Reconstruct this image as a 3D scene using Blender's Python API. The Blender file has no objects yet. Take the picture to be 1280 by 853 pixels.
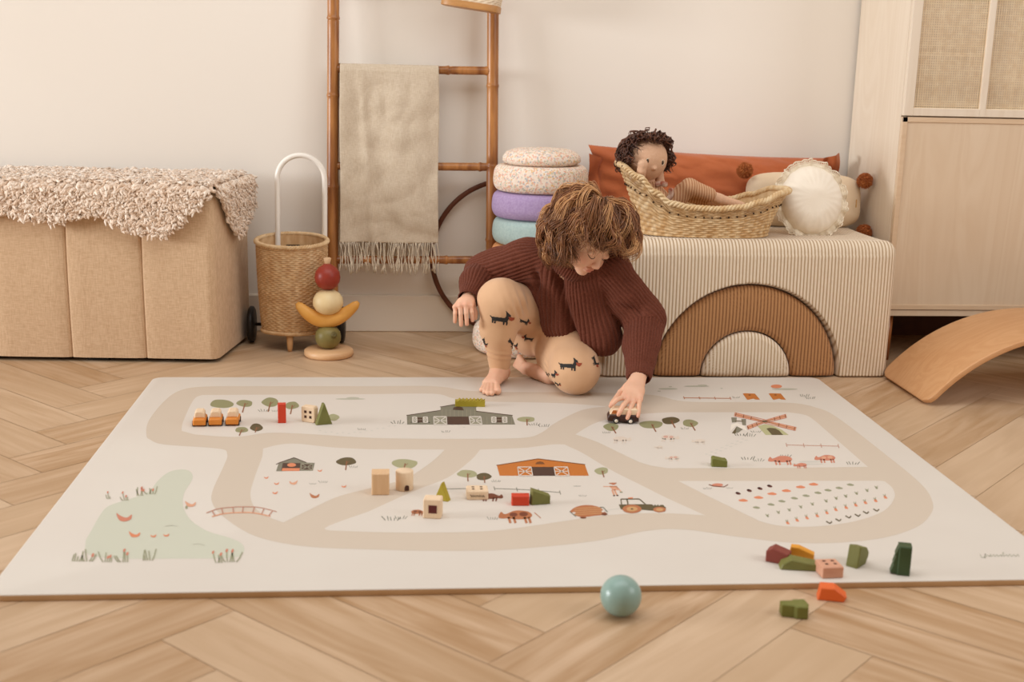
import bpy, bmesh, math, random
import numpy as np
from mathutils import Vector, Matrix, noise
random.seed(7)
rng = np.random.default_rng(7)
PI = math.pi
sc = bpy.context.scene
col = sc.collection

# ------------------------------------------------------------------ camera
F_PX, PITCH, YAW, ROLL = 1530.0, 0.22382, 0.09315, -0.02365
CAM = np.array([-0.25106, -1.84595, 0.84523])
CX, CY = 640.0, 426.5
def _rot():
    cp, sp = math.cos(PITCH), math.sin(PITCH); cy, sy = math.cos(YAW), math.sin(YAW); cr, sr = math.cos(ROLL), math.sin(ROLL)
    f = np.array([sy*cp, cy*cp, -sp]); rt = np.array([cy, -sy, 0.0]); dn = np.cross(f, rt)
    return np.array([cr*rt+sr*dn, -sr*rt+cr*dn, f])
MR = _rot()
def ray(u, v):
    return MR.T @ np.array([(u-CX)/F_PX, (v-CY)/F_PX, 1.0])
def at_z(u, v, z):
    d = ray(u, v); return Vector(CAM + d*(z-CAM[2])/d[2])
def at_y(u, v, y):
    d = ray(u, v); return Vector(CAM + d*(y-CAM[1])/d[1])
cam_d = bpy.data.cameras.new('camera'); cam = bpy.data.objects.new('camera', cam_d); col.objects.link(cam)
mw = Matrix.Identity(4)
for i in range(3):
    mw[i][0] = MR[0][i]; mw[i][1] = -MR[1][i]; mw[i][2] = -MR[2][i]; mw[i][3] = CAM[i]
cam.matrix_world = mw
cam_d.sensor_width = 36.0; cam_d.lens = F_PX/1280*36.0
cam_d.clip_start = 0.05; cam_d.clip_end = 60
cam_d.dof.use_dof = True; cam_d.dof.focus_distance = 3.12; cam_d.dof.aperture_fstop = 4.5
sc.camera = cam

# ------------------------------------------------------------------ materials
def lin(h):
    h = h.lstrip('#'); out = []
    for i in (0, 2, 4):
        c = int(h[i:i+2], 16)/255
        out.append(c/12.92 if c <= 0.04045 else ((c+0.055)/1.055)**2.4)
    return tuple(out)+(1.0,)
MATS = {}
class NT:
    def __init__(s, name):
        s.m = bpy.data.materials.new(name); s.m.use_nodes = True
        s.t = s.m.node_tree; s.b = s.t.nodes['Principled BSDF']; s.L = s.t.links
    def n(s, ty, **kw):
        nd = s.t.nodes.new(ty)
        for k, v in kw.items():
            if k.startswith('i_'):
                key = k[2:]; key = int(key) if key.isdigit() else key.replace('_', ' ')
                nd.inputs[key].default_value = v
            else: setattr(nd, k, v)
        return nd
    def l(s, a, b): s.L.new(a, b)
    def math(s, op, a, b=None):
        nd = s.t.nodes.new('ShaderNodeMath'); nd.operation = op
        for i, x in enumerate((a, b)):
            if x is None: continue
            if isinstance(x, (int, float)): nd.inputs[i].default_value = x
            else: s.L.new(x, nd.inputs[i])
        return nd.outputs[0]
    def mix(s, fac, a, b):
        nd = s.t.nodes.new('ShaderNodeMix'); nd.data_type = 'RGBA'
        for k, x in ((0, fac), (6, a), (7, b)):
            if isinstance(x, (int, float, tuple)): nd.inputs[k].default_value = x
            else: s.L.new(x, nd.inputs[k])
        return nd.outputs[2]
    def coords(s, kind='Object'): return s.n('ShaderNodeTexCoord').outputs[kind]
    def mapped(s, sx, sy, sz, kind='Object'):
        m = s.n('ShaderNodeMapping'); m.inputs['Scale'].default_value = (sx, sy, sz); s.l(s.coords(kind), m.inputs[0]); return m.outputs[0]
    def bump(s, h, strength=.3, dist=.002):
        b = s.n('ShaderNodeBump'); b.inputs['Strength'].default_value = strength; b.inputs['Distance'].default_value = dist
        s.l(h, b.inputs['Height']); s.l(b.outputs[0], s.b.inputs['Normal']); return b
def M(name, c1, c2=None, rough=.6, scale=20, detail=4, stretch=(1, 1, 1), bump=0, bscale=None, bdist=.002, sheen=0, spec=.4, sss=0, coat=0):
    if name in MATS: return MATS[name]
    t = NT(name)
    t.b.inputs['Base Color'].default_value = lin(c1); t.b.inputs['Roughness'].default_value = rough
    t.b.inputs['Specular IOR Level'].default_value = spec
    no = t.n('ShaderNodeTexNoise'); no.inputs['Scale'].default_value = scale; no.inputs['Detail'].default_value = detail
    t.l(t.mapped(*stretch), no.inputs['Vector'])
    cr = t.n('ShaderNodeValToRGB'); cr.color_ramp.elements[0].position = .33; cr.color_ramp.elements[1].position = .67
    cr.color_ramp.elements[0].color = lin(c1); cr.color_ramp.elements[1].color = lin(c2 or c1)
    t.l(no.outputs[0], cr.inputs[0]); t.l(cr.outputs[0], t.b.inputs['Base Color'])
    if bump:
        nb = t.n('ShaderNodeTexNoise'); nb.inputs['Scale'].default_value = bscale or scale; nb.inputs['Detail'].default_value = 3
        t.l(t.mapped(*stretch), nb.inputs['Vector']); t.bump(nb.outputs[0], bump, bdist)
    if sheen: t.b.inputs['Sheen Weight'].default_value = sheen; t.b.inputs['Sheen Roughness'].default_value = .5
    if sss:
        t.b.inputs['Subsurface Weight'].default_value = sss; t.b.inputs['Subsurface Radius'].default_value = (.012, .005, .003); t.b.inputs['Subsurface Scale'].default_value = 1.0
    if coat: t.b.inputs['Coat Weight'].default_value = coat
    MATS[name] = t.m
    return t.m

# ------------------------------------------------------------------ mesh tools
class MB:
    def __init__(s): s.v = []; s.f = []; s.mi = []; s.cur = 0; s.sm = []; s.smooth = True; s.attr = {}
    def add(s, vs, fs):
        o = len(s.v); s.v.extend([tuple(p) for p in vs]); s.f.extend([tuple(i+o for i in f) for f in fs])
        s.mi.extend([s.cur]*len(fs)); s.sm.extend([s.smooth]*len(fs)); return o
    def box(s, x0, x1, y0, y1, z0, z1, M4=None):
        vs = [Vector((x, y, z)) for x in (x0, x1) for y in (y0, y1) for z in (z0, z1)]
        if M4: vs = [M4 @ p for p in vs]
        sm = s.smooth; s.smooth = False
        s.add(vs, [(0, 1, 3, 2), (4, 6, 7, 5), (0, 4, 5, 1), (2, 3, 7, 6), (0, 2, 6, 4), (1, 5, 7, 3)]); s.smooth = sm
    def tube(s, pts, rad, n=10, closed=False, caps=True, flat=1.0, twist=0):
        pts = [Vector(p) for p in pts]; N = len(pts)
        rad = [rad]*N if isinstance(rad, (int, float)) else rad
        T = []
        for i in range(N):
            a = pts[(i-1) % N] if (closed or i > 0) else pts[i]; b = pts[(i+1) % N] if (closed or i < N-1) else pts[i]
            t = b-a; T.append(t.normalized() if t.length > 1e-9 else Vector((0, 0, 1)))
        up = Vector((0, 0, 1)) if abs(T[0].z) < .9 else Vector((1, 0, 0))
        nr = (up-T[0]*up.dot(T[0])).normalized(); vs = []
        for i in range(N):
            if i: 
                nr = nr-T[i]*nr.dot(T[i]); nr = nr.normalized() if nr.length > 1e-6 else T[i].orthogonal().normalized()
            bn = T[i].cross(nr)
            for k in range(n):
                a = 2*PI*k/n+twist*i; vs.append(pts[i]+(nr*math.cos(a)+bn*math.sin(a)*flat)*rad[i])
        fs = []
        for i in range(N if closed else N-1):
            j = (i+1) % N
            for k in range(n):
                l = (k+1) % n; fs.append((i*n+k, i*n+l, j*n+l, j*n+k))
        if caps and not closed: fs.append(tuple(range(n-1, -1, -1))); fs.append(tuple((N-1)*n+k for k in range(n)))
        s.add(vs, fs)
    def lathe(s, prof, c=(0, 0, 0), n=32, M4=None, sx=1, sy=1):
        vs = []; fs = []; c = Vector(c)
        for r, z in prof:
            for k in range(n):
                a = 2*PI*k/n; p = Vector((r*math.cos(a)*sx, r*math.sin(a)*sy, z))
                vs.append((M4 @ p if M4 else p)+c)
        P = len(prof)
        for i in range(P-1):
            for k in range(n):
                l = (k+1) % n; fs.append((i*n+k, i*n+l, (i+1)*n+l, (i+1)*n+k))
        if prof[0][0] > 1e-5: fs.append(tuple(range(n-1, -1, -1)))
        if prof[-1][0] > 1e-5: fs.append(tuple((P-1)*n+k for k in range(n)))
        s.add(vs, fs)
    def ellip(s, c, r, n=24, m=16, M4=None):
        prof = [(math.sin(PI*i/m), -math.cos(PI*i/m)) for i in range(m+1)]; c = Vector(c); r = Vector(r)
        vs = []; fs = []
        for a, z in prof:
            for k in range(n):
                t = 2*PI*k/n; p = Vector((a*math.cos(t)*r.x, a*math.sin(t)*r.y, z*r.z)); vs.append((M4 @ p if M4 else p)+c)
        for i in range(m):
            for k in range(n):
                l = (k+1) % n; fs.append((i*n+k, i*n+l, (i+1)*n+l, (i+1)*n+k))
        s.add(vs, fs)
    def grid(s, fn, nu, nv, cu=False):
        vs = [fn(i/(nu if cu else nu-1), j/(nv-1)) for i in range(nu) for j in range(nv)]; fs = []
        for i in range(nu if cu else nu-1):
            k = (i+1) % nu
            for j in range(nv-1): fs.append((i*nv+j, k*nv+j, k*nv+j+1, i*nv+j+1))
        s.add(vs, fs)
    def prism(s, poly, d0, d1, M4=None, bevel=0.0):
        """poly in (x,z), extruded along y from d0 to d1; edges eased by bevel"""
        n = len(poly); sm = s.smooth; s.smooth = False
        cx = sum(p[0] for p in poly)/n; cz = sum(p[1] for p in poly)/n
        def inset(b):
            out = []
            for i in range(n):
                p0 = Vector(poly[i-1]); p = Vector(poly[i]); p1 = Vector(poly[(i+1) % n])
                e0 = (p-p0).normalized(); e1 = (p1-p).normalized(); n0 = Vector((-e0.y, e0.x)); n1 = Vector((-e1.y, e1.x))
                area = sum(poly[k][0]*poly[(k+1) % n][1]-poly[(k+1) % n][0]*poly[k][1] for k in range(n))
                sg = 1 if area > 0 else -1
                q = n0+n1; q = q/max(q.length_squared/2, .6); out.append((p.x+sg*q.x*b, p.y+sg*q.y*b))
            return out
        b = bevel
        rings = [(inset(b), d0), (poly, d0+b), (poly, d1-b), (inset(b), d1)] if b else [(poly, d0), (poly, d1)]
        vs = []
        for pl, d in rings: vs += [Vector((x, d, z)) for x, z in pl]
        if M4: vs = [M4 @ p for p in vs]
        fs = []
        for r in range(len(rings)-1):
            for k in range(n):
                l = (k+1) % n; fs.append((r*n+k, r*n+l, (r+1)*n+l, (r+1)*n+k))
        fs.append(tuple(range(n-1, -1, -1))); R = (len(rings)-1)*n; fs.append(tuple(R+k for k in range(n)))
        s.add(vs, fs); s.smooth = sm
    def build(s, name, mats, parent=None, bevel=0, subsurf=0, recalc=True, loc=None):
        me = bpy.data.meshes.new(name); me.from_pydata(s.v, [], s.f)
        mats = mats if isinstance(mats, (list, tuple)) else [mats]
        for m in mats: me.materials.append(m)
        me.polygons.foreach_set('material_index', s.mi); me.polygons.foreach_set('use_smooth', s.sm)
        for k, dat in s.attr.items():
            a = me.attributes.new(k, 'FLOAT_COLOR', 'POINT')
            a.data.foreach_set('color', np.asarray(dat, dtype=np.float32).ravel())
        if recalc:
            bm = bmesh.new(); bm.from_mesh(me); bmesh.ops.recalc_face_normals(bm, faces=bm.faces); bm.to_mesh(me); bm.free()
        me.update()
        ob = bpy.data.objects.new(name, me); col.objects.link(ob)
        if loc is not None:
            me.transform(Matrix.Translation(-Vector(loc))); ob.location = loc
        if parent:
            ob.parent = parent; ob.location = ob.location-parent_world(parent)
        if bevel:
            b = ob.modifiers.new('b', 'BEVEL'); b.width = bevel; b.segments = 3; b.limit_method = 'ANGLE'; b.angle_limit = .6
        if subsurf:
            b = ob.modifiers.new('s', 'SUBSURF'); b.levels = subsurf; b.render_levels = subsurf
        return ob
def parent_world(p):
    v = Vector((0, 0, 0))
    while p: v += p.location; p = p.parent
    return v
def tag(o, label, cat, group=None, kind=None):
    if label: o['label'] = label
    if cat: o['category'] = cat
    if group: o['group'] = group
    if kind: o['kind'] = kind
    return o
def thing(name, label, cat, loc=(0, 0, 0), group=None):
    o = bpy.data.objects.new(name, None); col.objects.link(o); o.location = loc; o.empty_display_size = .05
    return tag(o, label, cat, group)
def struct(o): o['kind'] = 'structure'; return o
def smooth_curve(pts, n=8, closed=True):
    out = []; N = len(pts)
    rngi = range(N) if closed else range(N-1)
    for i in rngi:
        p = [np.array(pts[(i+k) % N if closed else min(max(i+k, 0), N-1)], float) for k in (-1, 0, 1, 2)]
        for j in range(n):
            t = j/n
            out.append(tuple(.5*((2*p[1])+(-p[0]+p[2])*t+(2*p[0]-5*p[1]+4*p[2]-p[3])*t*t+(-p[0]+3*p[1]-3*p[2]+p[3])*t**3)))
    if not closed: out.append(tuple(np.array(pts[-1], float)))
    return out

# ------------------------------------------------------------------ implicit surfaces (smooth unions of tapered limbs, meshed)
class Vol:
    def __init__(s, lo, hi, h):
        s.lo = np.array(lo, float); s.h = h; s.n = np.ceil((np.array(hi)-s.lo)/h).astype(int)+1
        s.d = np.full(tuple(s.n), 0.05, np.float32)
    def _sl(s, lo, hi):
        a = np.clip(np.floor((np.array(lo)-s.lo)/s.h).astype(int), 0, s.n-1); b = np.clip(np.ceil((np.array(hi)-s.lo)/s.h).astype(int)+1, 1, s.n)
        if np.any(b <= a): return None, None
        g = [(s.lo[i]+s.h*np.arange(a[i], b[i])).astype(np.float32) for i in range(3)]
        return tuple(slice(a[i], b[i]) for i in range(3)), np.meshgrid(*g, indexing='ij', sparse=True)
    def _put(s, sl, d, k, sub=False):
        o = s.d[sl]
        if sub: o = -o
        if k > 0:
            hh = np.maximum(k-np.abs(o-d), 0)/k; r = np.minimum(o, d)-hh*hh*k*.25
        else: r = np.minimum(o, d)
        s.d[sl] = -r if sub else r
    def cone(s, a, b, ra, rb, k=.01, sub=False):
        a = np.array(a, float); b = np.array(b, float); R = max(ra, rb)+k+.02
        sl, g = s._sl(np.minimum(a, b)-R, np.maximum(a, b)+R)
        if sl is None: return
        ba = b-a; L2 = max(float(ba@ba), 1e-12)
        px, py, pz = g[0]-a[0], g[1]-a[1], g[2]-a[2]
        t = np.clip((px*ba[0]+py*ba[1]+pz*ba[2])/L2, 0, 1)
        d = np.sqrt((px-t*ba[0])**2+(py-t*ba[1])**2+(pz-t*ba[2])**2)-(ra+(rb-ra)*t)
        s._put(sl, d.astype(np.float32), k, sub)
    def chain(s, pts, rs, k=.01):
        for i in range(len(pts)-1): s.cone(pts[i], pts[i+1], rs[i], rs[i+1], k)
    def ell(s, c, r, rot=None, k=.01, sub=False):
        c = np.array(c, float); r = np.array(r, float); R = float(r.max())+k+.02
        sl, g = s._sl(c-R, c+R)
        if sl is None: return
        p = [g[i]-c[i] for i in range(3)]
        if rot is not None:   # rot rows = local axes
            p = [p[0]*rot[i][0]+p[1]*rot[i][1]+p[2]*rot[i][2] for i in range(3)]
        q = np.sqrt((p[0]/r[0])**2+(p[1]/r[1])**2+(p[2]/r[2])**2); q2 = np.sqrt((p[0]/r[0]**2)**2+(p[1]/r[1]**2)**2+(p[2]/r[2]**2)**2)
        d = q*(q-1)/np.maximum(q2, 1e-6)
        s._put(sl, d.astype(np.float32), k, sub)
    def mesh(s):
        d = s.d; sg = d < 0
        nx, ny, nz = d.shape
        c = np.zeros((nx-1, ny-1, nz-1), np.int8)
        for i in (0, 1):
            for j in (0, 1):
                for k in (0, 1): c += sg[i:nx-1+i, j:ny-1+j, k:nz-1+k]
        act = (c > 0) & (c < 8); idx = np.argwhere(act); vid = np.full(act.shape, -1, np.int64); vid[act] = np.arange(len(idx))
        acc = np.zeros((len(idx), 3)); cnt = np.zeros(len(idx)); I, J, K = idx.T
        cor = [(i, j, k) for i in (0, 1) for j in (0, 1) for k in (0, 1)]
        val = {q: d[I+q[0], J+q[1], K+q[2]].astype(float) for q in cor}
        for a in cor:
            for ax in range(3):
                if a[ax] == 0:
                    b = list(a); b[ax] = 1; b = tuple(b); va, vb = val[a], val[b]; m = (va < 0) != (vb < 0)
                    t = np.where(m, va/np.where(m, va-vb, 1), 0)
                    p = np.tile(np.array(a, float), (len(idx), 1)); p[:, ax] += t
                    acc[m] += p[m]; cnt[m] += 1
        V = s.lo+(idx+acc/cnt[:, None])*s.h
        F = []
        for ax in range(3):
            A = [0, 1, 2]; A.remove(ax); sl0 = [slice(None)]*3; sl1 = [slice(None)]*3; sl0[ax] = slice(0, -1); sl1[ax] = slice(1, None)
            e = sg[tuple(sl0)] != sg[tuple(sl1)]; E = np.argwhere(e)
            ok = (E[:, A[0]] > 0) & (E[:, A[1]] > 0) & (E[:, A[0]] < d.shape[A[0]]-1) & (E[:, A[1]] < d.shape[A[1]]-1); E = E[ok]
            q = []
            for o0, o1 in ((1, 1), (0, 1), (0, 0), (1, 0)):
                X = E.copy(); X[:, A[0]] -= o0; X[:, A[1]] -= o1; q.append(vid[X[:, 0], X[:, 1], X[:, 2]])
            q = np.stack(q, 1); flip = sg[E[:, 0], E[:, 1], E[:, 2]]
            if ax == 1: flip = ~flip
            q[~flip] = q[~flip][:, ::-1]; F.append(q)
        return V, np.concatenate(F)
def relax(V, F, it=2, lam=.5):
    n = len(V); a = F.ravel(); b = np.roll(F, -1, 1).ravel()
    for _ in range(it):
        S = np.zeros_like(V); C = np.zeros(n)
        for i in range(3): S[:, i] = np.bincount(a, V[b, i], n)+np.bincount(b, V[a, i], n)
        C = np.bincount(a, minlength=n)+np.bincount(b, minlength=n)
        V = V+lam*(S/np.maximum(C, 1)[:, None]-V)
    return V
def vmesh(name, V, F, mats, parent=None, attrs=None, mi=None):
    me = bpy.data.meshes.new(name)
    me.vertices.add(len(V)); me.vertices.foreach_set('co', np.asarray(V, np.float32).ravel())
    me.loops.add(F.size); me.loops.foreach_set('vertex_index', F.ravel().astype(np.int32))
    me.polygons.add(len(F)); me.polygons.foreach_set('loop_start', np.arange(0, F.size, F.shape[1], dtype=np.int32))
    try: me.polygons.foreach_set('loop_total', np.full(len(F), F.shape[1], np.int32))
    except Exception: pass
    mats = mats if isinstance(mats, (list, tuple)) else [mats]
    for m in mats: me.materials.append(m)
    if mi is not None: me.polygons.foreach_set('material_index', mi.astype(np.int32))
    me.polygons.foreach_set('use_smooth', np.ones(len(F), bool))
    if attrs:
        for k, dat in attrs.items():
            a = me.attributes.new(k, 'FLOAT_COLOR', 'POINT'); a.data.foreach_set('color', np.asarray(dat, np.float32).ravel())
    me.validate(); me.update()
    ob = bpy.data.objects.new(name, me); col.objects.link(ob)
    if parent: 
        me.transform(Matrix.Translation(-parent_world(parent))); ob.parent = parent
    return ob
def nz(p, s=1.0, seed=0): return noise.noise(Vector((p[0]*s+seed, p[1]*s-seed, p[2]*s+2*seed)))
# ------------------------------------------------------------------ room
WALL_Y = 1.99
def wall_mat():
    t = NT('wall_paint'); t.b.inputs['Roughness'].default_value = .85; t.b.inputs['Specular IOR Level'].default_value = .2
    no = t.n('ShaderNodeTexNoise'); no.inputs['Scale'].default_value = 1.7; t.l(t.coords(), no.inputs['Vector'])
    t.l(t.mix(no.outputs[0], lin('#ebe4da'), lin('#efe9e0')), t.b.inputs['Base Color'])
    n2 = t.n('ShaderNodeTexNoise'); n2.inputs['Scale'].default_value = 220; t.l(t.coords(), n2.inputs['Vector']); t.bump(n2.outputs[0], .08, .001)
    return t.m
WALLM = wall_mat()
b = MB(); b.box(-3.2, 3.2, WALL_Y, WALL_Y+.12, -.02, 2.6); struct(b.build('wall_back', WALLM))
b = MB(); b.prism([(-3.2, 0.0), (3.2, 0.0), (3.2, .118), (-3.2, .118)], WALL_Y-.014, WALL_Y+.01, bevel=.003)
struct(b.build('baseboard_back', M('baseboard_paint', '#e8decf', rough=.5)))

# herringbone floor: one mesh, each plank its own tint
def floor_mat():
    t = NT('oak_floor'); at = t.n('ShaderNodeAttribute'); at.attribute_name = 'plank'
    sp = t.n('ShaderNodeSeparateColor'); t.l(at.outputs['Color'], sp.inputs[0])
    uv = t.n('ShaderNodeUVMap'); uv.uv_map = 'grain'
    mp = t.n('ShaderNodeMapping'); mp.inputs['Scale'].default_value = (1.3, 14, 1); t.l(uv.outputs[0], mp.inputs[0])
    no = t.n('ShaderNodeTexNoise'); no.inputs['Scale'].default_value = 2.6; no.inputs['Detail'].default_value = 6; no.inputs['Distortion'].default_value = .7
    t.l(mp.outputs[0], no.inputs['Vector'])
    mp2 = t.n('ShaderNodeMapping'); mp2.inputs['Scale'].default_value = (2.2, 5, 1); t.l(uv.outputs[0], mp2.inputs[0])
    n2 = t.n('ShaderNodeTexNoise'); n2.inputs['Scale'].default_value = 1.4; n2.inputs['Detail'].default_value = 2; t.l(mp2.outputs[0], n2.inputs['Vector'])
    r1 = t.n('ShaderNodeMapRange'); r1.inputs[1].default_value = .35; r1.inputs[2].default_value = .68; t.l(no.outputs[0], r1.inputs[0])
    r2 = t.n('ShaderNodeMapRange'); r2.inputs[1].default_value = .38; r2.inputs[2].default_value = .66; t.l(n2.outputs[0], r2.inputs[0])
    c = t.mix(r1.outputs[0], lin('#ac8862'), lin('#cdb092'))
    c = t.mix(t.math('MULTIPLY', r2.outputs[0], .55), c, lin('#a98763'))
    c = t.mix(t.math('MULTIPLY', sp.outputs[0], .62), c, lin('#d9c1a4'))
    c = t.mix(t.math('MULTIPLY', sp.outputs[1], .3), c, lin('#a98760'))
    c = t.mix(sp.outputs[2], c, lin('#94714f'))
    t.l(c, t.b.inputs['Base Color']); t.b.inputs['Roughness'].default_value = .42; t.b.inputs['Specular IOR Level'].default_value = .35
    t.bump(no.outputs[0], .06, .001)
    return t.m
def make_floor():
    W, Lp = .135, .675; verts = []; faces = []; tint = []; uvs = []
    c45 = math.cos(PI/4)
    def rot(x, y): return ((x-y)*c45-.03, (x+y)*c45+.05)
    r = random.Random(5)
    for i in range(-46, 46):
        for j in range(-14, 14):
            for k in (0, 1):
                # herringbone lattice: steps (W,W) and (2L,0)-like cells
                ox = i*W+j*2*Lp*0+j*Lp; oy = i*W-j*Lp
                if k == 0: x0, y0, x1, y1 = ox, oy, ox+Lp, oy+W
                else: x0, y0, x1, y1 = ox+Lp, oy+W-Lp+0, ox+Lp+W, oy+W
                pr = [rot(x0, y0), rot(x1, y0), rot(x1, y1), rot(x0, y1)]
                cx = sum(p[0] for p in pr)/4; cy = sum(p[1] for p in pr)/4
                if not (-3.3 < cx < 3.3 and -3.1 < cy < 2.4): continue
                a = r.random()**1.6; bb = r.random()**2; s1 = r.random()*50; s2 = r.random()*50
                def quad(xa, ya, xb, yb, g, z):
                    o = len(verts); q = [(xa, ya), (xb, ya), (xb, yb), (xa, yb)]
                    for (x, y) in q:
                        rx, ry = rot(x, y); verts.append((rx, ry, z)); tint.append((a, bb, g, 1))
                    faces.append((o, o+1, o+2, o+3))
                    for (x, y) in q: uvs.append((x+s1, y+s2) if k == 0 else (y+s1, x+s2))
                quad(x0, y0, x1, y1, .55, -.0006)
                e = .0007
                quad(x0+e, y0+e, x1-e, y1-e, 0, 0)
    me = bpy.data.meshes.new('floor'); me.from_pydata(verts, [], faces); me.materials.append(floor_mat())
    a = me.attributes.new('plank', 'FLOAT_COLOR', 'POINT'); a.data.foreach_set('color', np.array(tint, np.float32).ravel())
    uv = me.uv_layers.new(name='grain'); uv.data.foreach_set('uv', np.array(uvs, np.float32).ravel())
    o = bpy.data.objects.new('floor', me); col.objects.link(o); struct(o)
make_floor()

# ------------------------------------------------------------------ play mat with printed farm road
MT = .012
cM = M('mat_foam', '#d7d0c7', '#dad4cb', rough=.55, scale=3, bump=.05, bscale=300, bdist=.0005)
cSide = M('mat_foam_edge', '#cbab86', '#c6a57f', rough=.7)
PC = {'road': '#cdc0b0', 'white': '#d8d1c8', 'pond': '#c9ccbc', 'olive': '#8f8e68', 'olive2': '#a3a27e', 'dark': '#5d5236', 'trunk': '#8b5a3c',
      'grey': '#7f7c6c', 'grey2': '#96937f', 'brown': '#4c362c', 'orange': '#c0722f', 'roof': '#7a4a26', 'coral': '#d98660', 'cloud': '#b9b8a8', 'line': '#b98a78', 'ink': '#74766a',
      'cow': '#b3714a', 'cow2': '#75402a', 'skin': '#d8a183', 'pig': '#c98068', 'wine': '#5d2a24', 'leaf': '#97987c', 'tan': '#c79b6a', 'sheep': '#d8cbbd', 'pink': '#cfa596', 'step': '#cbc8bf', 'mill': '#b3b287', 'glass': '#e9e2d6'}
pk = list(PC); pm = [cM, cSide]+[M('print_'+k, PC[k], rough=.55) for k in pk]
pmat = MB()
def rr(x0, x1, y0, y1, r, n=6):
    out = []
    for cx, cy, a0 in ((x1-r, y0+r, -PI/2), (x1-r, y1-r, 0), (x0+r, y1-r, PI/2), (x0+r, y0+r, PI)):
        for i in range(n+1):
            a = a0+PI/2*i/n; out.append((cx+r*math.cos(a), cy+r*math.sin(a)))
    return out
outl = rr(-.9, .9, 0, 1.3586, .028)
N = len(outl); rings = []
for dz, ins in ((0.0002, .001), (.001, 0), (MT-.0015, 0), (MT-.0003, .0007), (MT, .0022)):
    o = rr(-.9+ins, .9-ins, ins, 1.3586-ins, .028-ins); rings.append([(x, y, dz) for x, y in o])
vs = sum(rings, []); 
fs = []; 
for r in range(4):
    for k in range(N): fs.append((r*N+k, r*N+(k+1) % N, (r+1)*N+(k+1) % N, (r+1)*N+k))
pmat.cur = 1; pmat.add(vs, fs[:2*N]); 
pmat.cur = 0; pmat.add(vs, fs[2*N:]+[tuple(4*N+k for k in range(N))]); pmat.cur = 1; pmat.smooth = False; pmat.add(rings[0], [tuple(range(N-1, -1, -1))])
LAY = [0]
def poly(px, c, layer=None):
    z = MT+.00012*(layer if layer is not None else 3)
    vs = [at_z(u, v, z) for u, v in px]
    a = sum(vs[i].x*vs[(i+1) % len(vs)].y-vs[(i+1) % len(vs)].x*vs[i].y for i in range(len(vs)))
    if a < 0: vs.reverse()
    pmat.cur = pk.index(c)+2; pmat.smooth = False; pmat.add(vs, [tuple(range(len(vs)))])
def blob(px, c, layer=None, n=6): poly(smooth_curve(px, n), c, layer)
def ell(cx, cy, rx, ry, c, layer=3, rot=0, n=20):
    poly([(cx+rx*math.cos(2*PI*i/n)*math.cos(rot)-ry*math.sin(2*PI*i/n)*math.sin(rot), cy+rx*math.cos(2*PI*i/n)*math.sin(rot)+ry*math.sin(2*PI*i/n)*math.cos(rot)) for i in range(n)], c, layer)
def stroke(pts, w, c, layer=5):
    for (x0, y0), (x1, y1) in zip(pts[:-1], pts[1:]):
        dx, dy = x1-x0, y1-y0; L = math.hypot(dx, dy) or 1; nx, ny = -dy/L*w/2, dx/L*w/2
        poly([(x0+nx, y0+ny), (x1+nx, y1+ny), (x1-nx, y1-ny), (x0-nx, y0-ny)], c, layer)
R = lambda pts, n=6: smooth_curve(pts, n)
blob([(183,544),(186,526),(206,501),(226,488),(256,483.5),(330,483),(460,483),(542,483),(590,489),(660,490.5),(740,491),(815,494),(856,502),(930,503),(990,504),(1021,510),(1045,521),(1099,562),(1151,605),(1166,629),(1162,645),(1144,660),(1102,673),(1041,679),(980,678),(920,671),(858,662.5),(811,663.5),(741,677),(640,687),(560,689),(459,687),(378,683),(318,670),(279,646),(265.5,629),(266,613),(280,582),(284,568),(273,561),(206,556),(188,550)], 'road', 1)
def sc_poly(segs):
    out = []
    for s_ in segs: out += smooth_curve(s_, 5, closed=False)
    return out
poly(sc_poly([[(227,539),(229,527),(242,500),(253,494)], [(460,493),(542,492.5),(566,498),(600,502),(694,504),(757,508)], [(757,508.5),(727,513),(694,529),(677,541),(655,547.5),(591,548.8),(474,548),(380,542.5),(334,541.5),(294,546.5),(244,543.5)]]), 'white', 2)
poly(sc_poly([[(719.5,543),(741,530.5),(765,523),(799,518),(836,515.6)], [(985,515.6),(1008,519.5),(1022,529)], [(1085,584),(960,585.3),(834,585.6)], [(834,585.6),(805,580),(776,567),(747,553),(720,543.5)]]), 'white', 2)
poly(sc_poly([[(329,561),(350,556),(372,555),(415,559.5),(462,562)], [(556,562.3),(544,574),(525,588),(503,600),(457,612),(420,622),(380,641),(355,653)], [(353,653),(334,646),(318,634),(313,618),(318,598),(328,571)]]), 'white', 2)
poly(sc_poly([[(600,562.5),(588,576),(560,597),(525,611),(497,623)], [(460,640),(406,660.5),(440,664.5),(500,666),(544,666)], [(560,666),(614,664),(670,657),(741,646.5),(787,642.5),(834,642),(881,644.5)], [(881,644.3),(834,623),(800,606),(764,588),(729,567),(712,559)], [(706,556),(690,556),(658.6,560)]]), 'white', 2)
poly(sc_poly([[(848,601.6),(1100,601.3)], [(1106,602),(1116,611),(1118,623),(1106,638),(1080,649),(1045,656),(1005,659),(971,657),(949,651.5)], [(948,651),(915,635),(880,618)]]), 'white', 2)
blob([(107,678),(114,664),(128,640),(140,631),(165.5,623),(186.6,614),(198,600.5),(212,590),(229,587),(239,591),(240,600),(230,617),(229,633),(238,650),(259,664),(288,673),(303,681),(304,691),(290,697.5),(220,698.5),(154,698.5),(112,694)], 'pond', 1)
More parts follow.
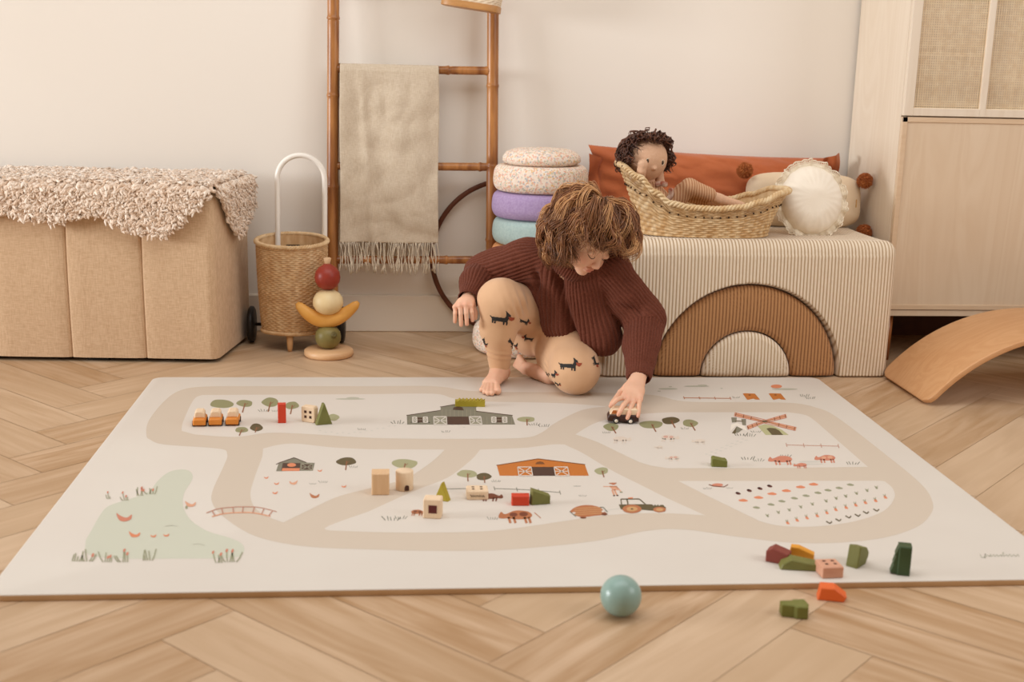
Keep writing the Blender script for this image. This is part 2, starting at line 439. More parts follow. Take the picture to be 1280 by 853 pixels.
TREES = [(277,505,14.5,5.6,0,0,'olive'),(306,504.5,10,4.4,303,516,'olive'),(338,503,10.5,5.4,335,515,'olive'),(365,507,8.5,4.8,363,518,'olive'),(417,522,7,4,0,0,'olive2'),(302,537.5,8,3.8,299,545,'olive'),(320.5,534.5,8,4.5,319,541,'dark'),(433,577,12.5,4.8,432,588,'dark'),(506,580,16,6,504,591,'olive2'),(584,592.5,12.5,4.9,585,602,'olive2'),(604.5,596,9.5,4.4,606,604,'dark'),(658,524.5,11,3.6,659,532,'olive2'),(764,534,9.5,4.6,770,542,'olive'),(814,531,14.5,5.2,820,540,'olive'),(838,526,11,4.6,844,535,'dark'),(862.5,529.3,9.5,4.6,869,538.5,'olive'),(752,589,8.5,4.5,755,597,'olive2')]
for cx, cy, rx, ry, tx, ty, c in TREES:
    blob([(cx+rx*math.cos(a)*(1+.08*math.sin(3*a+cx)), cy+ry*math.sin(a)*(1-.1*math.cos(2*a+cy))) for a in [2*PI*i/12 for i in range(12)]], c, 3, 3)
    if tx: stroke([(cx+.5, cy-.5), (tx, ty)], 1.5, 'trunk', 4); stroke([(cx+1, cy+2), (cx+4, cy-.5)], .6, 'trunk', 4)
def xdoor(x0, y0, x1, y1, sh=0, c='white', bg='grey2'):
    q = [(x0, y0), (x1, y0), (x1+sh, y1), (x0+sh, y1)]; poly(q, bg, 5)
    P = lambda a, b_: (x0+(x1-x0)*a+sh*b_, y0+(y1-y0)*b_)
    stroke([P(0, 0), P(1, 0), P(1, 1), P(0, 1), P(0, 0)], 1.0, c, 7); stroke([P(0, 0), P(1, 1)], .9, c, 6); stroke([P(1, 0), P(0, 1)], .9, c, 6); stroke([P(0, .5), P(1, .5)], .8, c, 6)
# grey barn
poly([(508.5,519.5),(550.5,513.5),(551,509),(577,504.8),(595,509),(595.6,514.5),(640,519.5),(644,531),(509,531)], 'grey', 3)
for k in range(26):
    x = 512+k*5.1; stroke([(x, 530.5), (x-.2, 521 if abs(x-574) > 22 else 512)], .5, 'grey2', 4)
stroke([(508,519.5),(550.5,513.2)], .8, 'brown', 4); stroke([(550,509),(577,504.5),(596,509)], .8, 'brown', 4); stroke([(595,514.2),(641,519.5)], .8, 'brown', 4)
poly([(558.5,521),(585.5,521),(587,531),(559.5,531)], 'brown', 5); poly([(566,512.5),(567,509.5),(573,508.3),(578,509.5),(580,513.2)], 'brown', 5)
xdoor(542, 521, 558, 531, .6); xdoor(586.5, 521, 601, 531, 1.4)
for wx in (521.5, 620.5):
    poly([(wx, 522.2), (wx+6.5, 522.2), (wx+7, 528), (wx, 528)], 'brown', 5); stroke([(wx, 525), (wx+7, 525)], .6, 'grey2', 6); xdoor(wx-6, 521.5, wx-.5, 528.3, .2); xdoor(wx+7.5, 521.5, wx+13, 528.3, .3)
# orange barn
poly([(621,582),(672.6,574),(731,581),(736,595),(624.6,595)], 'orange', 3); stroke([(620.5,582),(672.6,573.8),(731.5,581)], 1, 'roof', 4)
poly([(664.5,584),(692,584),(694.5,595),(666.5,595)], 'brown', 5); poly([(669,580.5),(671,578),(675,577),(679,578),(681,580.5)], 'roof', 5)
xdoor(647, 584, 664, 595, 1.8, bg='orange'); xdoor(692.5, 584, 709.5, 595, 2, bg='orange')
# hen house
poly([(345,589.5),(348.5,579),(367.6,572.5),(383,578.5),(393.5,579),(391,588.5)], 'grey', 3); poly([(351.5,588.8),(353.5,579),(375.5,579),(374.5,588.8)], 'brown', 4)
ell(364.5,581.5,5.5,2.4,'coral',5); poly([(352,589),(353,585.5),(374.8,585.5),(374.4,589)],'coral',5); stroke([(353,585),(375,585)],.7,'brown',6); xdoor(377,580,391,588,-.8,c='grey2',bg='brown'); stroke([(345,581),(348.5,579),(367.6,572.3),(383,578.5)],.9,'brown',5)
# small orange houses, sun, clouds
for hx in (0, 32.4):
    poly([(928.4+hx,492.3),(931+hx,491.8),(943.5+hx,492.2),(950+hx,499.8),(944+hx,499.6),(942+hx,498.5),(936+hx,499.8),(934+hx,499.9)], 'orange', 3); ell(937+hx,494,1.6,.7,'roof',4)
ell(970.5,483.2,7,2.3,'coral',4); ell(981,486.6,16,1.1,'cloud',3); ell(871,483,16,.9,'cloud',3); ell(878,482,6,1.1,'cloud',4); ell(835,486.3,12,1.1,'cloud',3); ell(838,483.6,2.2,.6,'cloud',3); ell(824,489.2,2.2,.6,'cloud',3); ell(902,485.7,1.7,.5,'cloud',3); ell(438,499,19,1,'cloud',3); ell(441,497.8,8,1.3,'cloud',4)
def fence(pts, c='line', ph=4, n=5):
    stroke(pts, .8, c, 3)
    L = len(pts)-1
    for i in range(n):
        t = i/(n-1)*L; k = min(int(t), L-1); f = t-k; x = pts[k][0]+(pts[k+1][0]-pts[k][0])*f; y = pts[k][1]+(pts[k+1][1]-pts[k][1])*f
        stroke([(x-.6, y-ph/2), (x+.8, y+ph/2)], .9, c, 4)
fence([(855,497.5),(913,498.2)], 'cow', 3.2, 4); fence([(983,556.5),(1048,558)], 'line', 5, 4); fence([(555,611.5),(590,611)], 'ink', 5, 2); fence([(618,611),(660,612.5),(700,616)], 'ink', 5, 4)
# grass ticks
def grass(x, y, s=1, c='ink', n=5):
    r = random.Random(int(x*7+y))
    for i in range(n):
        dx = (i-n/2+.5)*2.6*s; stroke([(x+dx, y), (x+dx*1.5+r.uniform(-1, 1)*s, y-(2.2+r.random()*2)*s)], .8*s, c, 3)
for g in [(330,515,.9),(344,515,.6),(497,530,1.1),(452,538,.7),(557,541,.7),(668,532,.9),(680,534,.9),(758,542,.7),(856,537,.7),(442,585,.7),(404,604,.7),(391,606,.5),(620,603,.8),(935,575,1.2),(948,577,.9),(982,572,.9),(1066,581,1.1),(926,545,1.1),(937,546,1),(945,541,.8),(728,621,.6),(489,651,1.4),(501,649,1.0),(616,650,.9),(884,612,.7),(912,611,.5),(1006,496,.8),(1013,499,.8),(920,498,.6)]: grass(*g)
# footprints
for k in range(26): x = 400+k*7.2; ell(x, 534+7*math.sin((k+3)*.22)+(k % 2)*1.2, 1.7, .5, 'step', 3)
for k in range(16): ell(928-k*3.2+(k % 2)*8, 549+k*1.35, 2.2, .5, 'step', 3)
# windmill
poly([(947,533),(956,530.5),(966,532.5),(978,538),(986,544),(957,544)], 'mill', 3); poly([(958,536),(962,535),(969,535.6),(974,538.5),(979,544),(965,544)], 'dark', 4)
def blade(x0, y0, x1, y1, w):
    dx, dy = x1-x0, y1-y0; L = math.hypot(dx, dy); nx, ny = -dy/L*w/2, dx/L*w/2
    poly([(x0+nx*.3, y0+ny*.3), (x1+nx, y1+ny), (x1-nx, y1-ny), (x0-nx*.3, y0-ny*.3)], 'skin', 5); stroke([(x0, y0), (x1, y1)], 1, 'cow', 6); stroke([(x0+nx, y0+ny), (x1+nx, y1+ny)], .7, 'pig', 6); stroke([(x0-nx*.6, y0-ny*.6), (x1-nx, y1-ny)], .7, 'pig', 6)
    for i in (.45, .7, .95): stroke([(x0+dx*i+nx, y0+dy*i+ny), (x0+dx*i-nx, y0+dy*i-ny)], .8, 'cow2', 7)
for e in ((918, 518), (983, 520), (934, 535), (995, 536.5)): blade(956, 527, e[0], e[1], 4.2)
ell(956, 527, 3, 1.1, 'dark', 8)
poly([(914,522),(921,522),(920.5,528),(915,528.5)],'grey',4); poly([(926.5,524),(932.5,524),(932.5,532),(928,531.5)],'grey',4); stroke([(919,526.5),(929,526.8)],1,'dark',5); poly([(921,533.2),(928.5,537),(923,541),(915,542)],'grey',4); poly([(921,533.2),(919.5,542.3),(915,541.5)],'dark',5); poly([(914,531),(921,529),(931,533),(934,539),(927,536),(920,532.5),(913,539)],'glass',4)
# animals
def animal(x, y, w, c, c2=None, flip=1, legs=True):
    h = w*.3; X = lambda t: x+flip*t*w
    blob([(X(-.5), y-h*.1), (X(-.42), y-h*.62), (X(-.3), y-h*.4), (X(0), y-h*.75), (X(.35), y-h*.68), (X(.5), y-h*.35), (X(.42), y), (X(.1), y+h*.12), (X(-.25), y+h*.02), (X(-.38), y+h*.05)], c, 4)
    if legs:
        for t in (-.2, -.05, .28, .4): stroke([(X(t), y-h*.1), (X(t+.06), y+h*.5)], max(w*.07, .9), c, 4)
    if c2: ell(X(-.05), y-h*.35, w*.12, h*.2, c2, 5); ell(X(.25), y-h*.4, w*.13, h*.22, c2, 5)
animal(644,648,42,'cow','cow2'); stroke([(668,641),(676,648)],.9,'cow',4); animal(524,642,20,'cow','cow2',-1); animal(616,623,26,'cow2',None,-1); ell(596,621,2.5,1.2,'coral',4)
animal(975,577,30,'pig'); animal(1000,583,17,'pig'); animal(1031,575,26,'pig','skin'); ell(1012,577.5,14,1.2,'step',3); ell(1000,580.5,30,1,'step',3)
animal(778,551,23,'sheep',None,-1); animal(838,549,23,'sheep','pink',-1); animal(873,553,17,'sheep'); animal(823,560,11,'sheep'); animal(840,574,18,'sheep','pink')
def hen(x, y, s, c='coral', f=1):
    blob([(x-3*s*f, y-1.4*s), (x-1*s*f, y-.2*s), (x+1.5*s*f, y-1*s), (x+3*s*f, y-2*s), (x+2*s*f, y+.6*s), (x, y+1.3*s), (x-2.6*s*f, y+.5*s)], c, 4, 4)
for q in [(400,588.7,.9),(333,597.5,.9),(346,605,1),(367,604,1.7,'skin'),(344,616.5,1.1),(393,620.5,2,'cow',-1),(430,608.5,1),(238,631,2.2,'skin',-1),(155,648,3.2,'pig',-1),(168,669,2.3,'coral',-1),(192,670.5,1.2),(208,669.5,1.2)]: hen(*q)
ell(233,634.5,1.5,2.2,'leaf',4)
# farmer
ell(766.5,605,2.6,1.4,'pig',5); poly([(762,608.5),(771,608.3),(773.5,613),(766,613)],'skin',4); stroke([(768,612.5),(771,619)],2,'skin',4); stroke([(765,612.5),(767.5,619)],2,'skin',4); stroke([(762,608.5),(754,608.5)],1,'skin',4); stroke([(771,609),(776,614.5)],1.2,'skin',4); stroke([(762,608.4),(771,608.4)],1.2,'cow',5)
poly([(761,604),(771,603.6),(770,605),(762,605)],'cow',6); ell(771.8,619.6,1.4,.8,'brown',5); ell(767.6,619.8,1.4,.8,'brown',5); ell(776.5,615.5,2,.8,'leaf',5); stroke([(717,608),(726,608)],.5,'ink',3)
# tractor and hay cart
poly([(773.5,631),(806,630.5),(829,631.5),(832.5,635),(831,640),(802,637.5),(776,637)],'olive',3); poly([(773.5,631),(806,630.5),(829,631.5),(832.5,635),(831,640),(802,637.5),(776,637)],'dark',4)
stroke([(777,631),(776,624.2),(799,624),(807,630.7)],1.3,'dark',5); stroke([(785,630.5),(783.5,624)],1.6,'dark',5); stroke([(785,623.2),(791,622.6)],1.6,'coral',5)
ell(790,636.5,12,5.3,'cow',6); ell(790,636.5,7,3,'tan',7); ell(790,636.5,1.6,.9,'dark',8); ell(824.5,637.3,8,3.4,'cow',6); ell(824.5,637.3,4.6,1.9,'tan',7)
for k in range(3): ell(817+k*3.6,631.6,1.1,.7,'white',7)
stroke([(759.5,638),(774.5,636)],.8,'step',4); blob([(713,641),(717,635.5),(725,632.6),(735,631.6),(747,633.5),(754,638),(757,643),(744,645),(726,646.5)],'cow',4)
for k in range(4): stroke([(718,636+k*2.6),(752,634.5+k*2.4)],.8,'tan',5)
stroke([(712,639.5),(720,646)],1.1,'ink',5); stroke([(750,634.5),(754,634.5),(759.5,640.5)],1.1,'ink',5); ell(729,647.3,4,1.2,'cow2',5); ell(755.5,643,4,1.6,'cow2',5); ell(717.5,641.5,2,1.1,'white',6); ell(754,639.5,2.2,1.3,'white',6)
# bridge on the road
tp = [(258,641.5),(272,636.5),(290,634.3),(308,633.8),(325,634.8),(346,640)]; bt = [(265,646),(280,642.3),(300,641),(318,641.5),(338,645.8)]
stroke(R2 if False else smooth_curve(tp,5,False),1.2,'line',4); stroke(smooth_curve(bt,5,False),1.6,'skin',4)
for a, c in zip([(265,638.8),(277,636),(291,634.3),(304,634),(318,634.4),(330,636.2),(341,638.5)],[(269,645),(279,642.6),(292,641.3),(303,641),(316,641.4),(327,643),(336,645)]): stroke([a, c],1.5,'line',5)
# kitchen garden
g = lambda x, y: (910+x/5.818, 595+y/5.818)
for x, y in [(73,128),(155,108),(232,93),(303,75)]: ell(*g(x, y),3.4,1.6,'wine',3,.25); ell(g(x,y)[0]-1,g(x,y)[1]-.9,1.6,.8,'wine',3)
for x, y in [(110,180),(222,159),(320,132),(425,110),(528,83),(622,63)]: ell(*g(x, y),6,1.5,'coral',3,.05); ell(g(x,y)[0],g(x,y)[1]-.9,3,1.2,'coral',4)
for x, y in [(207,232),(313,210),(392,186),(483,164),(568,146),(654,125),(728,106),(809,90),(890,66)]: ell(*g(x, y),4.6,1.3,'leaf',3,.1); ell(g(x,y)[0]-.6,g(x,y)[1]-.8,2.4,.9,'leaf',4)
for x, y in [(287,292),(367,268),(446,250),(530,228),(614,208),(714,185),(787,165),(857,150),(935,129),(1012,108),(1080,87)]:
    a, c = g(x, y); ell(a, c, 2, 1.3, 'leaf', 3, .8); stroke([(a-2.5, c-2.2), (a, c+1), (a+1.6, c-2.4)], .8, 'leaf', 4)
for x, y in [(435,342),(503,322),(575,305),(650,290),(720,268),(785,245),(860,230),(930,212),(1000,194),(1075,180),(1145,155)]:
    a, c = g(x, y); poly([(a-2.5, c-1), (a, c-2), (a+2.6, c+1.6), (a+1, c+2.2), (a-1.4, c+1.6)], 'coral', 3); stroke([(a-3, c-3.4), (a-.6, c-1), (a-.2, c-4)], .8, 'leaf', 4)
for x, y in [(737,340),(805,322),(877,300),(945,288),(1005,268),(1080,250)]:
    a, c = g(x, y); stroke([(a-4, c-1.5), (a+.8, c+1.3), (a+3.2, c-1.2)], 1.5, 'dark', 4)
ell(897,606.5,7,2,'pig',3); stroke([(886,606),(892,608),(905,609),(910,606)],1.1,'cow2',4)
# reeds round the pond
def reed(x, y, s=1, n=5):
    r = random.Random(int(x*3))
    for i in range(n):
        dx = (i-n/2)*4*s; tx = x+dx+r.uniform(-4, 5)*s; ty = y-(6+r.random()*9)*s
        stroke([(x+dx*.7, y), ((x+dx*.8+tx)/2, (y+ty)/2+1), (tx, ty)], 1.5*s, 'leaf', 4)
        if r.random() < .45: ell(tx, ty, 1.5*s, 2.4*s, 'pig', 5, .4)
for q in [(96,702,1,4),(110,702,1.1,5),(135,703,.9,5),(155,703,1,5),(186,701,1,5),(275,704,.9,4),(290,703,1,6),(158,626,.7,4),(176,620,.8,4),(190,618,.8,5),(137,624,.6,3)]: reed(*q)
stroke([(206,658),(214,657),(222,658)],.6,'cloud',4); stroke([(241,681),(249,680),(256,682)],.6,'cloud',4)
# faint handwritten maker's mark in the corner
smk = [(1225,693),(1227,697),(1230,697),(1232,692.5),(1231,698),(1234,694),(1237,696),(1238,693),(1239,696),(1242,693.5),(1244,696),(1246,693.5),(1248,696),(1251,693.5),(1252,696),(1254,690.5),(1255,696),(1258,693.5),(1260,696),(1262,693),(1265,696),(1267,693.5),(1270,696),(1272,693),(1274,696)]
stroke(smk, .9, 'cloud', 3)
# joints between the foam tiles
for X in (-.3, .3):
    pmat.cur = 1; pmat.smooth = False; pmat.add([(X-.0006, -.0004, .0005), (X+.0006, -.0004, .0005), (X+.0006, -.0004, MT-.001), (X-.0006, -.0004, MT-.001)], [(0, 1, 2, 3)])
tag(pmat.build('play_mat', pm, recalc=False, loc=(0, .68, 0)), 'large white foam play mat printed with a beige farm road, barns and a pond', 'mat')
# ------------------------------------------------------------------ fabrics and woods
def linen(name, c1, c2, s=520, bumpst=.35):
    if name in MATS: return MATS[name]
    t = NT(name); v = t.coords()
    outs = []
    for sc_ in ((1, .09, 1.0), (.09, 1, .09)):
        m = t.n('ShaderNodeMapping'); m.inputs['Scale'].default_value = (s*sc_[0], s*sc_[1], s*(1.0 if sc_[1] == 1 else .09) if sc_[0] == 1 else s); t.l(v, m.inputs[0])
        no = t.n('ShaderNodeTexNoise'); no.inputs['Scale'].default_value = 1.0; no.inputs['Detail'].default_value = 2; t.l(m.outputs[0], no.inputs['Vector']); outs.append(no.outputs[0])
    h = t.math('MULTIPLY', t.math('ADD', outs[0], outs[1]), .5)
    r = t.n('ShaderNodeMapRange'); r.inputs[1].default_value = .38; r.inputs[2].default_value = .62; t.l(h, r.inputs[0])
    t.l(t.mix(r.outputs[0], lin(c1), lin(c2)), t.b.inputs['Base Color']); t.b.inputs['Roughness'].default_value = .9; t.b.inputs['Specular IOR Level'].default_value = .15
    t.b.inputs['Sheen Weight'].default_value = .15
    t.bump(h, bumpst, .001); MATS[name] = t.m; return t.m
def wood(name, c1, c2, axis='z', s=9, rough=.45, bump=.05):
    if name in MATS: return MATS[name]
    t = NT(name); sc_ = {'x': (.12, 1, 1), 'y': (1, .12, 1), 'z': (1, 1, .12)}[axis]
    no = t.n('ShaderNodeTexNoise'); no.inputs['Scale'].default_value = s; no.inputs['Detail'].default_value = 5; no.inputs['Distortion'].default_value = 1.2
    t.l(t.mapped(*sc_), no.inputs['Vector'])
    wv = t.math('FRACT', t.math('MULTIPLY', no.outputs[0], 9.0)); wv = t.math('ABSOLUTE', t.math('SUBTRACT', wv, .5))
    f = t.math('MULTIPLY', t.math('ADD', wv, no.outputs[0]), .85)
    t.l(t.mix(f, lin(c1), lin(c2)), t.b.inputs['Base Color']); t.b.inputs['Roughness'].default_value = rough
    if bump: t.bump(wv, bump, .0006)
    MATS[name] = t.m; return t.m

# ------------------------------------------------------------------ linen ottoman on the left
OX0, OX1, OY0, OY1, OZ = -1.78, -.762, 1.556, 1.905, .487
def skew(b):
    b.v = [(x+.15*max(0, min(1, (x+1.5)/.7))*(y-OY0), y+.055*(OX1-x), z) for x, y, z in b.v]
ott = thing('ottoman', 'long beige linen ottoman bench with vertical seams at the left wall', 'ottoman', (-1.27, 1.75, 0))
seams = [-1.577, -1.372, -1.167, -.962]
def ottoman_body():
    b = MB(); nx = 340; prof = []
    # section in (y,z): front bottom -> front top -> back top -> back bottom
    r = .03
    for i in range(26): prof.append((OY0-.006*math.sin(PI*i/25), .012+(OZ-r-.012)*i/25))
    for i in range(1, 9): a = PI-PI/2*i/8; prof.append((OY0+r+r*math.cos(a), OZ-r+r*math.sin(a)))
    for i in range(1, 16): prof.append((OY0+r+(OY1-OY0-2*r)*i/15, OZ+.004*math.sin(PI*i/15)))
    for i in range(1, 9): a = PI/2-PI/2*i/8; prof.append((OY1-r+r*math.cos(a), OZ-r+r*math.sin(a)))
    prof.append((OY1, .012)); P = len(prof)
    xs = sorted(set([OX0+(OX1-OX0)*i/(nx-1) for i in range(nx)]+[s_+d for s_ in seams for d in (-.002, 0, .002)]))
    def ins(x):
        e = min(x-OX0, OX1-x); rr_ = .022
        return rr_-math.sqrt(max(rr_*rr_-(rr_-min(e, rr_))**2, 0)) if e < rr_ else 0
    cy, cz = (OY0+OY1)/2, OZ/2; vs = []
    for x in xs:
        d = min(abs(x-s_) for s_ in seams); g = .006*math.exp(-(d/.003)**2)+.003*math.exp(-(d/.02)**2); k = ins(x)
        for (y, z) in prof:
            wz = .0025*nz((x*3, y*3, z*4), 1.0, 3)
            y2 = y+(k+g+wz)*(1 if y < cy else -1)*min(1, abs(y-cy)/(.5*(OY1-OY0))*1.2)
            z2 = z-(k+g)*(1 if z > OZ-.04 else 0)+ (wz if z > .1 else 0)
            vs.append((x, y2, z2))
    fs = [(i*P+j, (i+1)*P+j, (i+1)*P+j+1, i*P+j+1) for i in range(len(xs)-1) for j in range(P-1)]
    fs += [tuple(range(P)), tuple(range((len(xs)-1)*P+P-1, (len(xs)-1)*P-1, -1))]
    b.add(vs, fs); skew(b)
    b.build('body', linen('linen_beige', '#c2a281', '#d5b897', 520), ott)
    m = MB()
    m.tube([(OX1-.012, OY0+.007, .014), (OX1-.006, OY0+.005, .2), (OX1-.010, OY0+.007, OZ-.02)], .0022, 6)
    skew(m); m.build('piping', M('piping_thread', '#a98c6e', rough=.8), ott)
ottoman_body()
for x in (-1.1, -.86):
    b = MB(); b.box(x-.03, x+.03, OY0+.04, OY0+.08, 0, .013)
    b.build('glide_foot', M('black_plastic', '#231d1a', rough=.5), ott)

# curly throw over the ottoman
thr = thing('sheepskin_throw', 'shaggy curly beige throw draped over the long ottoman', 'throw', (-1.27, 1.75, OZ))
fr_px = [(-60, 262), (0, 263), (30, 270), (55, 274), (78, 276), (100, 266), (130, 268), (160, 284), (190, 292), (208, 292), (222, 280), (234, 266), (250, 254), (262, 244), (270, 238)]
fr = [at_y(u, v, OY0-.02) for u, v in fr_px]
def zfront(x):
    if x <= fr[0].x: return fr[0].z
    for a, c in zip(fr[:-1], fr[1:]):
        if a.x <= x <= c.x: return a.z+(c.z-a.z)*(x-a.x)/(c.x-a.x)
    return fr[-1].z
def zside(y):   # hanging corner on the right end
    pts = [(OY0-.02, .47), (OY0+.03, .46), (OY0+.09, .40), (OY0+.16, .34), (OY0+.21, .345), (OY0+.28, .38), (OY1, .42)]
    for a, c in zip(pts[:-1], pts[1:]):
        if a[0] <= y <= c[0]: return a[1]+(c[1]-a[1])*(y-a[0])/(c[0]-a[0])
    return .42
b = MB()
lift = .012
def tf(u, v):
    x = OX0-.01+(OX1-OX0+.012)*u
    zb = zfront(x)+.012; front = max(OZ-zb, .002); back = .37; tot = front+back; s_ = v*tot
    if s_ < front: y = OY0-lift; z = zb+s_
    else: y = OY0-lift+(s_-front); z = OZ+lift
    e = abs(s_-front)
    if e < .03: z -= (.03-e)*.35 if s_ >= front else 0; y += (.03-e)*.35 if s_ < front else 0
    return (x, min(y, OY1+.005), z)
b.grid(tf, 120, 44)
def ts(u, v):
    y = OY0-.008+(OY1-OY0+.012)*u; zb = zside(y)+.012; z = OZ+lift-(OZ+lift-zb)*v
    return (OX1+.012-(.012 if v == 0 else 0), y, z)
b.grid(ts, 40, 12); skew(b)
b.build('backing', M('fleece_base', '#bfa189', rough=.95), thr)
def tufts():
    r = random.Random(11); V = []; Fc = []; A = []
    def tuft(p, nrm, ln, rad):
        n = Vector(nrm); g = Vector((r.uniform(-.75, .75), r.uniform(-.75, .3), r.uniform(-.7, .45))); d = (n*1.05+g*.85).normalized()
        side = d.orthogonal().normalized(); s2 = d.cross(side); ph = r.random()*6.28; turns = r.uniform(.8, 1.7)*6.28; amp = rad*r.uniform(.8, 1.7)
        c = r.random(); o = len(V); K = 5; S = 5
        for i in range(K+1):
            t = i/K; cen = Vector(p)+d*ln*t*(1-.15*t)+Vector((0, 0, -1))*ln*.35*t*t+(side*math.cos(ph+turns*t)+s2*math.sin(ph+turns*t))*amp*t
            rr_ = rad*(1.15-.3*t) if i < K else rad*.35
            for k in range(S):
                a = 2*PI*k/S; V.append(cen+(side*math.cos(a)+s2*math.sin(a))*rr_); A.append((c, t, 0, 1))
        for i in range(K):
            for k in range(S): l = (k+1) % S; Fc.append((o+i*S+k, o+i*S+l, o+(i+1)*S+l, o+(i+1)*S+k))
        Fc.append(tuple(o+K*S+k for k in range(S)))
    for _ in range(6900):
        x = r.uniform(OX0, OX1); y = r.uniform(OY0-.01, OY1-.01); tuft((x, y, OZ+lift-.004), (0, -.1, 1), r.uniform(.026, .044), r.uniform(.0038, .0062))
    for _ in range(13500):
        x = r.uniform(OX0, OX1-.002); zb = zfront(x)+.004; z = r.uniform(zb, OZ+.012)
        if r.random() > (OZ-zb)/.14: continue
        tuft((x, OY0-lift+.002, z), (0, -1, -.12), r.uniform(.02, .04), r.uniform(.0034, .0058))
    for _ in range(2300):
        y = r.uniform(OY0+.0, OY1); zb = zside(y)+.004; z = r.uniform(zb, OZ+.012)
        if r.random() > (OZ+.02-zb)/.16: continue
        tuft((OX1+lift-.003, y, z), (1, 0, -.1), r.uniform(.014, .03), r.uniform(.003, .0045))
    t = NT('curly_fleece'); at = t.n('ShaderNodeAttribute'); at.attribute_name = 'curl'; sp = t.n('ShaderNodeSeparateColor'); t.l(at.outputs['Color'], sp.inputs[0])
    c = t.mix(sp.outputs[0], lin('#dcc0a6'), lin('#f7e9da')); t.l(c, t.b.inputs['Base Color']); t.b.inputs['Roughness'].default_value = .8; t.b.inputs['Sheen Weight'].default_value = .3
    t.b.inputs['Subsurface Weight'].default_value = .0
    F4 = [f for f in Fc]
    b = MB(); b.v = [tuple(p) for p in V]; b.f = F4; b.mi = [0]*len(F4); b.sm = [True]*len(F4); b.attr = {'curl': A}; skew(b)
    o = b.build('curly_pile', t.m, thr, recalc=False); o['kind'] = 'stuff'
tufts()

# ------------------------------------------------------------------ wicker trolley
def wicker_mat(name, c1, c2, nu, nv, dark='#7a5433'):
    t = NT(name); at = t.n('ShaderNodeAttribute'); at.attribute_name = 'weave'; sp = t.n('ShaderNodeSeparateColor'); t.l(at.outputs['Color'], sp.inputs[0])
    no = t.n('ShaderNodeTexNoise'); no.inputs['Scale'].default_value = 60; t.l(t.mapped(1, 1, .4), no.inputs['Vector'])
    r = t.n('ShaderNodeMapRange'); r.inputs[1].default_value = .35; r.inputs[2].default_value = .65; t.l(no.outputs[0], r.inputs[0])
    c = t.mix(r.outputs[0], lin(c1), lin(c2)); c = t.mix(sp.outputs[1], c, lin(dark)); t.l(c, t.b.inputs['Base Color']); t.b.inputs['Roughness'].default_value = .55
    return t.m
def weave_grid(b, fn, nu_st, nv_rows, su=4, sv=3, amp=.003, cu=True, vary=.25):
    """fn(u,v)->(point, outward normal); over-under weave as real relief"""
    NU, NV = nu_st*su, nv_rows*sv+1; vs = []; at = []
    rr_ = random.Random(3)
    jit = [[rr_.uniform(0, 1) for _ in range(nv_rows+1)] for _ in range(nu_st+1)]
    for i in range(NU if cu else NU+1):
        for j in range(NV):
            u = i/NU; v = j/(NV-1); p, n = fn(u, v); row = min(j//sv, nv_rows-1); 
            ph = (1 if row % 2 else -1)*math.cos(PI*u*nu_st*1.0)
            across = math.sin(PI*((j % sv)/sv)) if sv > 1 else 1
            h = amp*(ph*.5+.5)*(.35+.65*across)
            vs.append(Vector(p)+Vector(n)*h); at.append((h/amp, max(0, .65-across*.9)*.8+jit[min(i//su, nu_st)][row]*vary, 0, 1))
    n0 = len(b.v); W = NU if cu else NU+1; fs = []
    for i in range(NU):
        k = (i+1) % W
        for j in range(NV-1): fs.append((i*NV+j, k*NV+j, k*NV+j+1, i*NV+j+1))
    b.add(vs, fs); b.attr.setdefault('weave', []); b.attr['weave'] += at
def pad_attr(b, val=(0, .15, 0, 1)):
    b.attr.setdefault('weave', []); b.attr['weave'] += [val]*(len(b.v)-len(b.attr['weave']))
def braid(b, pts, R, r, n=3, turns=40, seg=6, closed=True):
    N = len(pts)
    for s_ in range(n):
        out = []
        for i in range(N):
            p = Vector(pts[i]); q = Vector(pts[(i+1) % N]) if (closed or i < N-1) else p+(p-Vector(pts[i-1])); T = (q-p).normalized(); up = Vector((0, 0, 1)); sd = T.cross(up).normalized(); a = 2*PI*(turns*i/N+s_/n)
            out.append(p+sd*math.cos(a)*R+up*math.sin(a)*R*.8)
        b.tube(out, r, seg, closed=closed)
tc = Vector((-.570, 1.765, 0))
trl = thing('wicker_trolley', 'round wicker pull-along trolley with white arched handle beside the ottoman', 'trolley', tc)
def tr_fn(u, v):
    a = 2*PI*u; z = .050+.270*v; r = .088+.013*v+.003*math.sin(PI*v); zz = z+(.010*math.sin(a)*v)
    return (tc.x+r*1.02*math.cos(a), tc.y+r*.8*math.sin(a), zz), (math.cos(a), math.sin(a), 0)
WK = wicker_mat('wicker_tan', '#d3a877', '#e8c799', 1, 1)
b = MB(); weave_grid(b, tr_fn, 54, 46, 4, 3, .003)
b.lathe([(.0, .053), (.08, .053)], (tc.x, tc.y, 0), 32, sy=.8)
def tr_in(u, v): p, n = tr_fn(u, v); return Vector(p)-Vector(n)*.006
b.grid(lambda u, v: tr_in(u, v), 48, 6, cu=True); pad_attr(b); b.build('body', WK, trl)
rim = [Vector(tr_fn(i/220, 1.0)[0]) for i in range(220)]
b = MB(); braid(b, rim, .0048, .0034, 3, 26); pad_attr(b); b.build('rim', wicker_mat('wicker_rim', '#dcb888', '#e8cba0', 1, 1), trl)
b = MB(); braid(b, [Vector((tc.x+.09*math.cos(a), tc.y+.073*math.sin(a), .054)) for a in [2*PI*i/160 for i in range(160)]], .004, .003, 3, 24); pad_attr(b); b.build('base_braid', WK, trl)
hp = [(-.616, 1.822, .19), (-.616, 1.822, .30), (-.614, 1.822, .46)]+[(-.545-.069*math.cos(PI*i/14), 1.822, .495+.07*math.sin(PI*i/14)) for i in range(15)]+[(-.476, 1.822, .46), (-.478, 1.822, .30), (-.48, 1.822, .19)]
